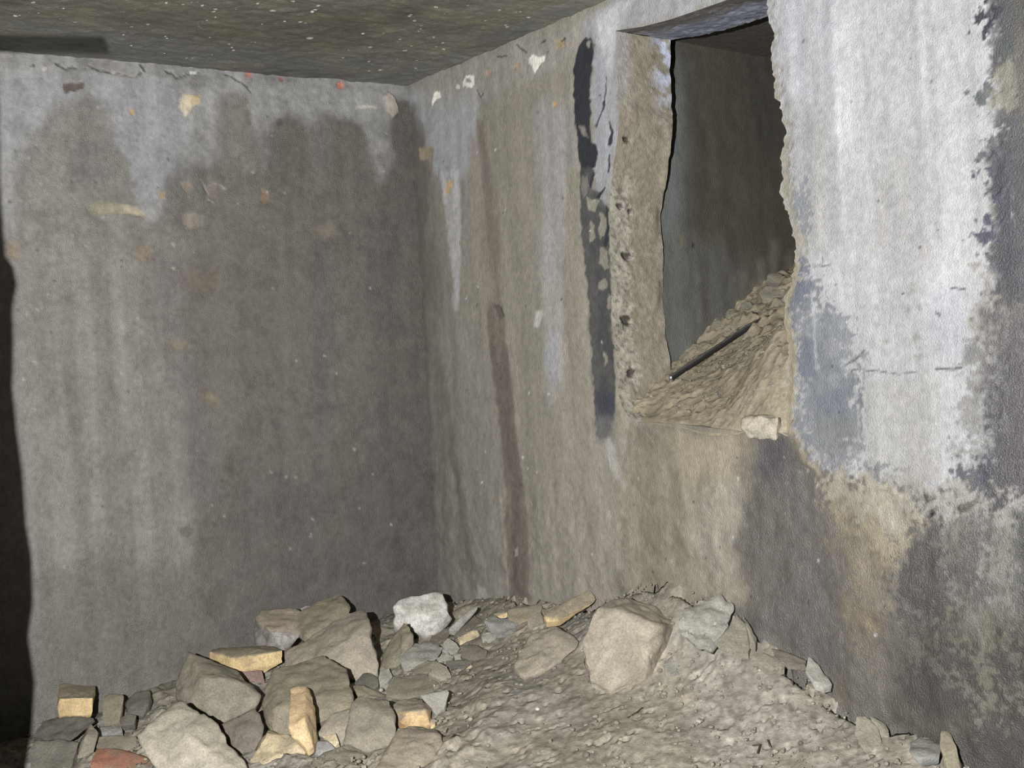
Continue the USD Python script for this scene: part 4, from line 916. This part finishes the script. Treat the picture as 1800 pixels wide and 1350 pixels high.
rock('brick', 'red brick lying at the bottom edge left of the pale boulder', 'brick', 'red',
     [(168, 1317, .10), (208, 1318, .10), (242, 1328, .08), (267, 1335, .06), (279, 1350, .03), (282, 1372, -.02), (158, 1372, -.02), (158, 1340, .03)], base=3.30, th=.08, rough=.002)
rock('brick', 'dusty beige brick just above the red brick', 'brick', 'beige',
     [(172, 1295, .08), (205, 1292, .09), (238, 1297, .07), (241, 1307, .05), (232, 1325, .0), (208, 1319, .0), (168, 1316, .01)], base=3.48, th=.07, rough=.002)
rock('stone', 'small bluish stone chip above the dusty beige brick', 'stone', 'blue',
     [(174, 1278, .03), (195, 1274, .04), (213, 1277, .03), (215, 1286, .01), (195, 1291, 0), (178, 1288, 0)], base=3.58, th=.04)
# middle
wb = ground_depth(750, 1128)
rock('stone', 'white streaked rock standing against the wall at the corner', 'stone', 'white',
     [(690, 1063, .03), (698, 1055, .05), (737, 1047, .07), (767, 1043, .07), (777, 1045, .07), (788, 1068, .04), (795, 1088, .02), (776, 1104, 0), (750, 1120, 0), (725, 1112, 0), (690, 1104, .02), (788, 1076, .01), (725, 1093, .0)], base=wb, th=.10, rnd=2)
rock('stone', 'dark wedge shaped stone leaning in front of the white streaked rock', 'stone', 'olive',
     [(710, 1092, .12), (718, 1094, .12), (725, 1110, .07), (729, 1130, .04), (705, 1150, .0), (703, 1170, -.01), (683, 1174, 0), (668, 1176, .02), (673, 1145, .08), (690, 1117, .11), (706, 1130, .03)], base=ground_depth(700, 1176), th=.08)
rock('stone', 'pale rough concrete lump right of the dark wedge stone', 'stone', 'concrete',
     [(703, 1137, .10), (717, 1131, .11), (758, 1132, .11), (778, 1138, .09), (768, 1158, .03), (747, 1162, .01), (727, 1173, 0), (710, 1176, 0), (702, 1163, .02)], base=ground_depth(730, 1180), th=.03)
rock('stone', 'grey stone below the pale concrete lump', 'stone', 'grey',
     [(719, 1176, .05), (737, 1165, .06), (752, 1161, .06), (767, 1164, .04), (758, 1181, 0), (735, 1188, 0), (718, 1186, .01)], th=.05)
rock('stone', 'triangular grey wedge right of the stone below the concrete lump', 'stone', 'grey',
     [(767, 1163, .05), (785, 1172, .03), (794, 1190, 0), (775, 1196, 0), (754, 1185, .01)], th=.05)
rock('stone', 'small pale chunk in the gap right of the pyramid rock', 'stone', 'concrete',
     [(667, 1180, .04), (683, 1174, .05), (691, 1189, .02), (682, 1198, 0), (668, 1204, 0), (665, 1192, .02)], th=.05)
rock('stone', 'dark angular stone left of the small pale chunk', 'stone', 'dark',
     [(628, 1196, .05), (637, 1183, .06), (650, 1181, .06), (665, 1191, .04), (667, 1204, .01), (660, 1212, 0), (640, 1208, .0), (622, 1202, .02)], th=.06)
rock('stone', 'flat pointed grey slab in front of the pale concrete lump', 'stone', 'grey',
     [(680, 1211, .06), (695, 1190, .12), (737, 1183, .14), (755, 1190, .11), (772, 1202, .06), (765, 1216, .02), (738, 1223, .0), (708, 1229, 0), (678, 1224, .02)], th=.05, rough=.002)
rock('stone', 'thin grey sliver between the dark angular stone and the flat slab', 'stone', 'olive',
     [(623, 1206, .05), (640, 1206, .05), (681, 1222, .03), (668, 1230, 0), (630, 1224, 0), (621, 1213, .02)], th=.05)
rock('stone', 'pale triangular stone right of the yellow faced brick', 'stone', 'concrete',
     [(738, 1223, .04), (752, 1217, .05), (785, 1211, .05), (791, 1216, .04), (782, 1245, .01), (767, 1258, 0), (756, 1245, .01)], th=.05, rough=.002)
rock('brick', 'chunky broken brick with a yellow face and grey top, middle of the front', 'brick', 'ochre',
     [(690, 1240, .06), (697, 1232, .09), (730, 1227, .11), (741, 1230, .10), (758, 1247, .05), (757, 1273, .0), (750, 1276, 0), (720, 1276, -.005), (702, 1272, 0), (692, 1251, .03), (720, 1250, .005), (738, 1258, 0), (747, 1247, .01)], th=.08, rough=.003, edge=.008)
rock('brick', 'tiny yellow brick chip right of the yellow faced brick', 'brick', 'yellow',
     [(757, 1264, .01), (766, 1265, .01), (764, 1273, 0), (757, 1276, 0)], th=.02, rough=.001)
rock('stone', 'angular grey stone left of the yellow faced brick', 'stone', 'grey',
     [(618, 1233, .12), (632, 1222, .15), (683, 1231, .13), (693, 1257, .06), (698, 1281, .01), (691, 1308, -.01), (648, 1321, -.01), (603, 1307, .01), (628, 1272, .07), (655, 1281, .02), (692, 1266, .03)], th=.09)
rock('stone', 'rounded grey stone right of the upright yellow brick', 'stone', 'beige',
     [(583, 1257, .08), (617, 1247, .08), (626, 1258, .05), (622, 1274, .02), (600, 1306, 0), (594, 1307, 0), (567, 1296, .02), (557, 1290, .03)], th=.07)
rock('stone', 'small cream wedge under the rounded grey stone', 'stone', 'cream',
     [(567, 1295, .02), (590, 1289, .02), (596, 1305, 0), (588, 1314, -.005), (577, 1302, 0)], base=ground_depth(585, 1308) - .03, th=.04, rough=.002)
rock('stone', 'crumbly grey lump at the foot of the upright yellow brick', 'stone', 'blue',
     [(555, 1305, .03), (575, 1303, .03), (589, 1315, .01), (580, 1326, 0), (560, 1327, 0), (545, 1321, .01)], th=.05)
rock('brick', 'long dusty brick with an ochre side, bottom edge right of the heap', 'brick', 'ochre',
     [(700, 1279, .13), (722, 1277, .14), (760, 1280, .12), (769, 1283, .11), (777, 1298, .06), (778, 1310, .04), (760, 1330, .0), (745, 1350, -.03), (735, 1372, -.06), (648, 1372, -.06), (690, 1308, .05), (764, 1291, .07), (738, 1328, .0)], base=ground_depth(755, 1335), th=.06, rough=.003, edge=.009)
rock('stone', 'low grey slab at the bottom edge, right of the cream block', 'stone', 'grey',
     [(534, 1338, .06), (560, 1327, .08), (600, 1311, .11), (650, 1325, .08), (642, 1345, .02), (604, 1374, -.04), (526, 1374, -.04)], base=ground_depth(590, 1345), th=.06)
rock('stone', 'pale sloping slab at the bottom edge, left of the ochre sided brick', 'stone', 'pale',
     [(641, 1342, .05), (655, 1321, .10), (684, 1311, .12), (672, 1336, .05), (652, 1374, -.04), (628, 1374, -.04)], base=ground_depth(655, 1345) - .02, th=.05)
# right of the corner
sb = ground_depth(820, 1108)
rock('stone', 'narrow grey shard leaning to the right like a stick', 'shard', 'concrete',
     [(827, 1071, .03), (835, 1066, .04), (840, 1069, .03), (838, 1074, .03), (815, 1090, .01), (797, 1107, -.01), (789, 1105, -.01), (803, 1090, .01)], base=sb - .03, th=.018, rough=.0015, shrink=.95)
rock('stone', 'tilted grey slab under the narrow shard', 'stone', 'brown',
     [(832, 1077, .10), (843, 1085, .09), (850, 1092, .07), (845, 1103, .03), (827, 1113, .0), (800, 1121, 0), (795, 1115, .02), (810, 1093, .06)], th=.04, rough=.002)
rock('stone', 'flesh coloured flat chip in front of the tilted slab', 'stone', 'cream',
     [(803, 1121, .02), (830, 1107, .04), (840, 1107, .04), (844, 1118, .02), (827, 1127, 0), (808, 1126, 0)], th=.03, rough=.002)
rock('stone', 'bumpy blue grey mortar lump near the corner', 'stone', 'blue',
     [(850, 1090, .05), (867, 1081, .08), (883, 1087, .09), (903, 1089, .07), (911, 1098, .04), (907, 1108, .02), (892, 1119, 0), (873, 1118, 0), (853, 1106, .02)], th=.08, rough=.005)
rock('stone', 'small pale mortar lump in front of the bumpy one', 'stone', 'concrete',
     [(845, 1117, .02), (855, 1110, .03), (867, 1110, .03), (873, 1120, .01), (865, 1128, 0), (848, 1126, 0)], th=.05, rough=.004)
rock('brick', 'yellow brick corner showing behind the bumpy mortar lump', 'brick', 'yellow',
     [(868, 1078, .01), (892, 1076, .01), (893, 1088, 0), (883, 1089, 0), (872, 1084, 0)], base=ground_depth(885, 1092) + .02, th=.06, rough=.001)
rock('brick', 'dusty yellow brick left of the long leaning brick', 'brick', 'ochre',
     [(893, 1072, .05), (907, 1067, .07), (950, 1064, .07), (953, 1070, .05), (928, 1088, .01), (922, 1103, -.01), (908, 1094, 0), (892, 1085, .02)], base=ground_depth(920, 1098), th=.06, rough=.002)
rock('stone', 'small dark stone between the two dusty yellow bricks', 'stone', 'grey',
     [(928, 1085, .03), (950, 1075, .04), (954, 1085, .03), (955, 1097, .01), (938, 1106, 0), (927, 1100, .01)], th=.05)
rock('brick', 'long leaning yellow brick with its right end raised', 'brick', 'yellow',
     [(957, 1077, .03), (1033, 1037, .08), (1041, 1041, .07), (1047, 1054, .05), (1043, 1060, .04), (1015, 1074, .02), (985, 1090, .0), (961, 1094, 0), (957, 1085, .01)], base=ground_depth(985, 1092) - .03, th=.07, rough=.002, edge=.009)
rock('stone', 'brown stone with an orange spot below the white streaked rock', 'stone', 'brown',
     [(760, 1115, .05), (775, 1106, .06), (790, 1105, .06), (794, 1112, .04), (785, 1123, .01), (770, 1129, 0), (754, 1125, .02)], th=.06)
rock('stone', 'cracked pale lump in front of the brown stone with an orange spot', 'stone', 'concrete',
     [(780, 1130, .04), (787, 1122, .05), (803, 1130, .03), (809, 1140, .01), (800, 1149, 0), (787, 1152, 0), (775, 1143, .02)], th=.05, rough=.004)
rock('stone', 'flat dull stone below the small pale mortar lump', 'stone', 'grey',
     [(826, 1127, .04), (848, 1122, .05), (872, 1127, .04), (866, 1137, .0), (845, 1138, 0), (827, 1132, .01)], th=.05)
rock('stone', 'low brown stone right of the cracked pale lump', 'stone', 'brown',
     [(808, 1137, .05), (830, 1134, .06), (857, 1143, .03), (855, 1156, 0), (830, 1161, 0), (811, 1156, .01)], th=.06)
rock('stone', 'small pale stone below the cracked pale lump', 'stone', 'concrete',
     [(768, 1158, .02), (785, 1149, .03), (797, 1155, .02), (795, 1163, 0), (775, 1167, 0)], th=.04)
rock('stone', 'smallest round pale stone beside the low brown stone', 'stone', 'concrete',
     [(798, 1150, .02), (812, 1149, .02), (816, 1160, 0), (800, 1163, 0)], th=.03)
rock('stone', 'flat dark chip below the low brown stone', 'stone', 'dark',
     [(783, 1162, .03), (815, 1160, .03), (833, 1162, .02), (828, 1171, 0), (800, 1176, 0), (783, 1171, .01)], th=.04)
rock('stone', 'tiny cream flake on the earth right of the flat dark chip', 'stone', 'cream',
     [(820, 1175, 0), (828, 1168, .01), (833, 1175, 0)], th=.015, rough=.001)
rock('boulder', 'low pinkish grey boulder half sunk in earth, left of the big beige boulder', 'boulder', 'beige',
     [(977, 1098, .16), (1020, 1127, .08), (1010, 1142, .05), (968, 1172, .0), (923, 1190, -.02), (903, 1176, .02), (910, 1147, .09), (935, 1112, .15), (955, 1140, .06)], base=ground_depth(950, 1185), th=.10, rnd=2, rough=.005)
rock('boulder', 'big beige boulder with a flat front face in the middle of the mound', 'boulder', 'beige',
     [(1050, 1069, .10), (1075, 1055, .16), (1105, 1052, .19), (1150, 1066, .20), (1191, 1086, .19), (1197, 1095, .17), (1164, 1100, .06), (1163, 1130, .05), (1150, 1183, .03), (1135, 1195, .0), (1075, 1212, -.02), (1038, 1197, .0), (1023, 1137, .06), (1032, 1098, .08), (1093, 1075, .055), (1121, 1096, .045), (1143, 1114, .03)], base=ground_depth(1100, 1208), th=.04, rough=.004)
rock('clod', 'rounded grey clod of mortar and grit right of the big beige boulder', 'clod', 'concrete',
     [(1200, 1086, .06), (1228, 1058, .12), (1267, 1046, .13), (1284, 1062, .10), (1289, 1074, .08), (1270, 1116, .02), (1252, 1134, 0), (1225, 1128, -.01), (1208, 1120, .01), (1197, 1104, .04)], base=ground_depth(1240, 1132) - .05, th=.05, rough=.006)
rock('stone', 'triangular earth coloured slab standing by the wall', 'stone', 'earth',
     [(1295, 1078, .10), (1313, 1101, .07), (1320, 1134, .03), (1316, 1148, .0), (1277, 1139, 0), (1256, 1134, .02), (1272, 1110, .05)], base=ground_depth(1290, 1146) - .01, th=.03, rough=.003)
rock('stone', 'thin sliver between the triangular slab and the wall', 'stone', 'earth',
     [(1305, 1082, .08), (1314, 1088, .08), (1330, 1122, .04), (1328, 1133, .01), (1318, 1128, .02)], base=ground_depth(1325, 1140) - .02, th=.03, rough=.003)
rock('stone', 'pale sunken stone right of the big beige boulder foot', 'stone', 'concrete',
     [(1165, 1167, .04), (1185, 1149, .08), (1212, 1152, .07), (1230, 1172, .03), (1202, 1187, 0), (1170, 1185, .0)], th=.06, rnd=2)
rock('stone', 'flat grey flake half buried near the wall foot', 'stone', 'earth',
     [(1340, 1148, .05), (1365, 1155, .04), (1384, 1160, .03), (1379, 1173, 0), (1355, 1179, 0), (1335, 1166, .02)], th=.03, rough=.003)
rock('stone', 'long brown splinter lying along the wall foot', 'stone', 'brown',
     [(1355, 1139, .06), (1380, 1153, .06), (1420, 1159, .03), (1418, 1168, .01), (1385, 1166, .01), (1360, 1153, .03)], th=.03, rough=.003)
rock('stone', 'pale slab leaning on the wall foot right of the brown splinter', 'stone', 'concrete',
     [(1422, 1155, .08), (1440, 1170, .06), (1455, 1190, .03), (1461, 1204, .01), (1448, 1209, 0), (1432, 1197, .01), (1414, 1176, .04)], th=.025, rough=.004)
rock('clod', 'flat earth clod cracked away from the floor at the right', 'clod', 'earth',
     [(1506, 1259, .08), (1529, 1263, .07), (1545, 1278, .05), (1547, 1298, .02), (1552, 1307, .01), (1538, 1317, 0), (1518, 1317, 0), (1500, 1290, .04)], th=.03, rough=.004)
rock('clod', 'narrow clod behind the flat cracked one, next to the wall', 'clod', 'earth',
     [(1530, 1259, .05), (1542, 1265, .05), (1557, 1274, .04), (1562, 1292, .01), (1560, 1313, 0), (1548, 1306, .0), (1545, 1280, .03)], base=ground_depth(1556, 1312) + .03, th=.03, rough=.004)
rock('stone', 'flat bluish stone at the bottom right, left of the upright olive stone', 'stone', 'blue',
     [(1598, 1307, .08), (1615, 1297, .10), (1640, 1298, .10), (1656, 1310, .06), (1650, 1331, .01), (1620, 1334, 0), (1600, 1323, .02)], base=ground_depth(1620, 1330), th=.05)
rock('stone', 'upright olive stone against the wall at the bottom right', 'stone', 'olive',
     [(1657, 1288, .08), (1668, 1289, .08), (1681, 1310, .04), (1691, 1345, .01), (1694, 1374, -.03), (1668, 1374, -.03), (1661, 1335, .01), (1652, 1310, .05)], base=2.80, th=.05, rough=.003)
# in the hatch
rock('brick', 'pale rough half brick on the sill of the hatch', 'brick', 'pale',
     [(1303, 736, .10), (1312, 729, .12), (1345, 729, .07), (1368, 733, .0), (1379, 729, .05), (1381, 748, .04), (1366, 760, 0), (1340, 758, .04), (1318, 758, .07), (1302, 751, .09)], base=3.155, th=.06, rough=.003, edge=.008, fit=False)
def sd(x, y): return slope_depth(x, y)
rock('stone', 'pale lump on the earth slope, behind the middle of the black rod', 'stone', 'earth', [(1274, 552, .03), (1282, 543, .04), (1292, 543, .04), (1296, 554, .01), (1288, 562, 0), (1277, 560, 0)], base=sd(1286, 562), th=.04, fit=False)
rock('stone', 'pale lump on the earth slope, nearest the black rod tip', 'stone', 'earth', [(1299, 545, .03), (1304, 533, .05), (1318, 530, .05), (1324, 540, .02), (1316, 552, 0), (1302, 553, 0)], base=sd(1310, 553), th=.04, fit=False)
rock('stone', 'upper chunk of two stacked at the top right of the earth slope', 'stone', 'earth', [(1345, 496, .05), (1352, 482, .08), (1368, 479, .08), (1390, 485, .05), (1390, 500, .02), (1370, 506, 0), (1352, 505, .01)], base=sd(1370, 510), th=.06, fit=False)
rock('stone', 'lower chunk of two stacked at the top right of the earth slope', 'stone', 'earth', [(1334, 516, .03), (1346, 503, .05), (1374, 507, .04), (1386, 516, .02), (1370, 528, 0), (1340, 528, 0)], base=sd(1360, 530), th=.05, fit=False)
rock('stone', 'small clod low on the earth slope edge, left of the pale lumps', 'stone', 'earth', [(1246, 574, .03), (1254, 564, .04), (1266, 562, .04), (1272, 572, .01), (1260, 582, 0), (1248, 582, 0)], base=sd(1260, 583), th=.04, fit=False)
rock('stone', 'dark pebble in the earth slope under the black rod', 'stone', 'dark', [(1261, 686, .01), (1267, 682, .01), (1270, 689, 0), (1263, 691, 0)], base=sd(1266, 690), th=.015, rough=.001, fit=False)

# the black rod on the slope
M_ROD = stone_mat('black_rod', (34, 33, 32), (22, 22, 22), dusty=0.15, rough=0.45)
r0 = at(1179, 664, sd(1179, 668) - 0.03); r1 = at(1322, 571, sd(1322, 574) - 0.03); r2 = at(1340, 558, sd(1340, 562) - 0.012)
rod = thing('rod', 'black rod lying slantwise on the earth in the hatch', 'rod')
tt = np.linspace(0, 1, 40); ln = r0 + (r1 - r0) * tt[:, None]
ax = (r1 - r0) / np.linalg.norm(r1 - r0)
u1 = np.cross(ax, [0, 0, 1]); u1 /= np.linalg.norm(u1); u2 = np.cross(u1, ax)
def tube(line, rad, seg=12, wob=0.0):
    an = np.linspace(0, 2 * np.pi, seg, endpoint=False)
    ring = np.cos(an)[:, None] * u1 + np.sin(an)[:, None] * u2
    V = np.concatenate([p + ring * r for p, r in zip(line, rad)])
    n = len(line)
    F = []
    for i in range(n - 1):
        for j in range(seg):
            a, b = i * seg + j, i * seg + (j + 1) % seg
            F += [(a, b, b + seg), (a, b + seg, a + seg)]
    V = np.vstack([V, line[0], line[-1]])
    c0, c1 = n * seg, n * seg + 1
    for j in range(seg):
        F += [(c0, (j + 1) % seg, j), (c1, (n - 1) * seg + j, (n - 1) * seg + (j + 1) % seg)]
    V = V + wob * (fbm(V * 60, 2, 5)[:, None] - 0.5)
    return trimesh.Trimesh(V, F)
put_mesh('shaft', tube(ln, np.full(40, 0.0095), wob=0.003), M_ROD, parent=rod)
tl = r1 + (r2 - r1) * np.linspace(0, 1, 8)[:, None]
put_mesh('tip', tube(tl, np.linspace(0.0085, 0.002, 8)), M_ROD, parent=rod)
M_SHINE = usdkit.material(stage, '/World/Looks/worn_metal', {'p': ('principled_bsdf', {'base_color': (0.55, 0.6, 0.75), 'metallic': 1.0, 'roughness': 0.3})}, [], surface='p.BSDF')
tag(put_mesh('end_cap', tube(np.array([r0 - ax * 0.004, r0]), [0.006, 0.008]), M_SHINE, parent=rod), label='shiny worn metal end')

# straws and pebbles on the earth
M_TWIG = stone_mat('dark_twig', (78, 66, 54), (58, 48, 40), dusty=0.0)
def twig(pts, label, r=0.0016):
    P = [at(x, y, ground_depth(x, y)) + np.array([0, -0.004, 0.012]) for x, y in pts]
    m = trimesh.util.concatenate([trimesh.creation.cylinder(radius=r, segment=[a, b], sections=6) for a, b in zip(P, P[1:])])
    tag(put_mesh('twig', m, M_TWIG), label, 'twig')
twig([(1322, 1318), (1336, 1316), (1331, 1332)], 'bent dark twig on the trodden earth near the bottom right')
twig([(1103, 1269), (1118, 1260), (1129, 1251)], 'thin straight dark twig on the earth below the big boulder')
twig([(1349, 1308), (1353, 1320)], 'tiny dark twig right of the bent one')
def pebble(x, y, r, mat, label):
    p = at(x, y, ground_depth(x, y + r * 0.6))
    tag(put_mesh('pebble', blob(p, r * 0.0015, r * 0.0015, r * 0.0013, int(x) % 30, 2), MS[mat], smooth=True), label, 'pebble')
pebble(1323, 1286, 4.5, 'white', 'round whitish pebble in the middle of the trodden earth')
pebble(1190, 1011, 5.5, 'pale', 'small pale pebble on the mound top under the hatch')
pebble(1228, 1268, 5, 'white', 'white pebble left of the cracked earth at the bottom')
pebble(1407, 1306, 4, 'dark', 'dark round pebble left of the flat cracked clod')
pebble(1030, 1327, 6, 'dark', 'dark chip casting a shadow at the bottom centre')
pebble(945, 1246, 4, 'white', 'whitish pebble below the low pinkish grey boulder')

# grit and crumbs, too many to count
gr = np.random.default_rng(8)
crumbs, pale = [], []
seeds = [blob(np.zeros(3), 1, 1, 0.75, s, 1) for s in range(12)]
while len(crumbs) + len(pale) < 2600:
    x, y = gr.uniform(-1.6, 1.5), gr.uniform(2.6, 4.4)
    if ((np.array([x, y]) - C0) @ NL < 0.01) or ((np.array([x, y]) - C0) @ NR < 0.0):
        continue
    dens = 0.30 + 0.7 * (noise(np.array([x * 5, y * 5, 0]), 9) > 0.55)
    edge_r = (np.array([x, y]) - C0) @ NR
    if edge_r < 0.18:
        dens = 1.0
    if gr.random() > dens:
        continue
    s = min(gr.gamma(1.6, 0.0017) + 0.0012, 0.0065)
    m = seeds[gr.integers(12)]
    a = gr.uniform(0, 6.28); ca, sa = math.cos(a), math.sin(a)
    v = m.vertices * s * gr.uniform(0.7, 1.3, 3)
    v = np.c_[v[:, 0] * ca - v[:, 1] * sa, v[:, 0] * sa + v[:, 1] * ca, v[:, 2]]
    g = trimesh.Trimesh(v + [x, y, float(ground(x, y)) + s * 0.3 + 0.003], m.faces, process=False)
    (pale if gr.random() < 0.12 else crumbs).append(g)
more = []
while len(more) < 700:
    b, d = gr.uniform(1.06, 1.86), gr.uniform(0.03, 0.75)
    p = C0 + b * DR + d * IN
    s = min(gr.gamma(1.5, 0.0018) + 0.0012, 0.0055) + (0.006 if d > 0.4 and gr.random() < 0.15 else 0)
    m = seeds[gr.integers(12)]
    v = m.vertices * s * gr.uniform(0.7, 1.3, 3)
    more.append(trimesh.Trimesh(v + [p[0], p[1], float(tps2(p[None])[0]) + s * 0.4 + 0.003], m.faces, process=False))
tag(put_mesh('crumbs', trimesh.util.concatenate(more), MS['earth'], parent=str(m2.GetPath()), smooth=False), kind='stuff', label='earth crumbs on the slope in the hatch')
tag(put_mesh('grit', trimesh.util.concatenate(crumbs), MS['earth'], parent=str(floor.GetPath()), smooth=False), kind='stuff', label='earth crumbs and grit')
tag(put_mesh('pale_grit', trimesh.util.concatenate(pale), MS['pale'], parent=str(floor.GetPath()), smooth=False), kind='stuff', label='pale stone grit')
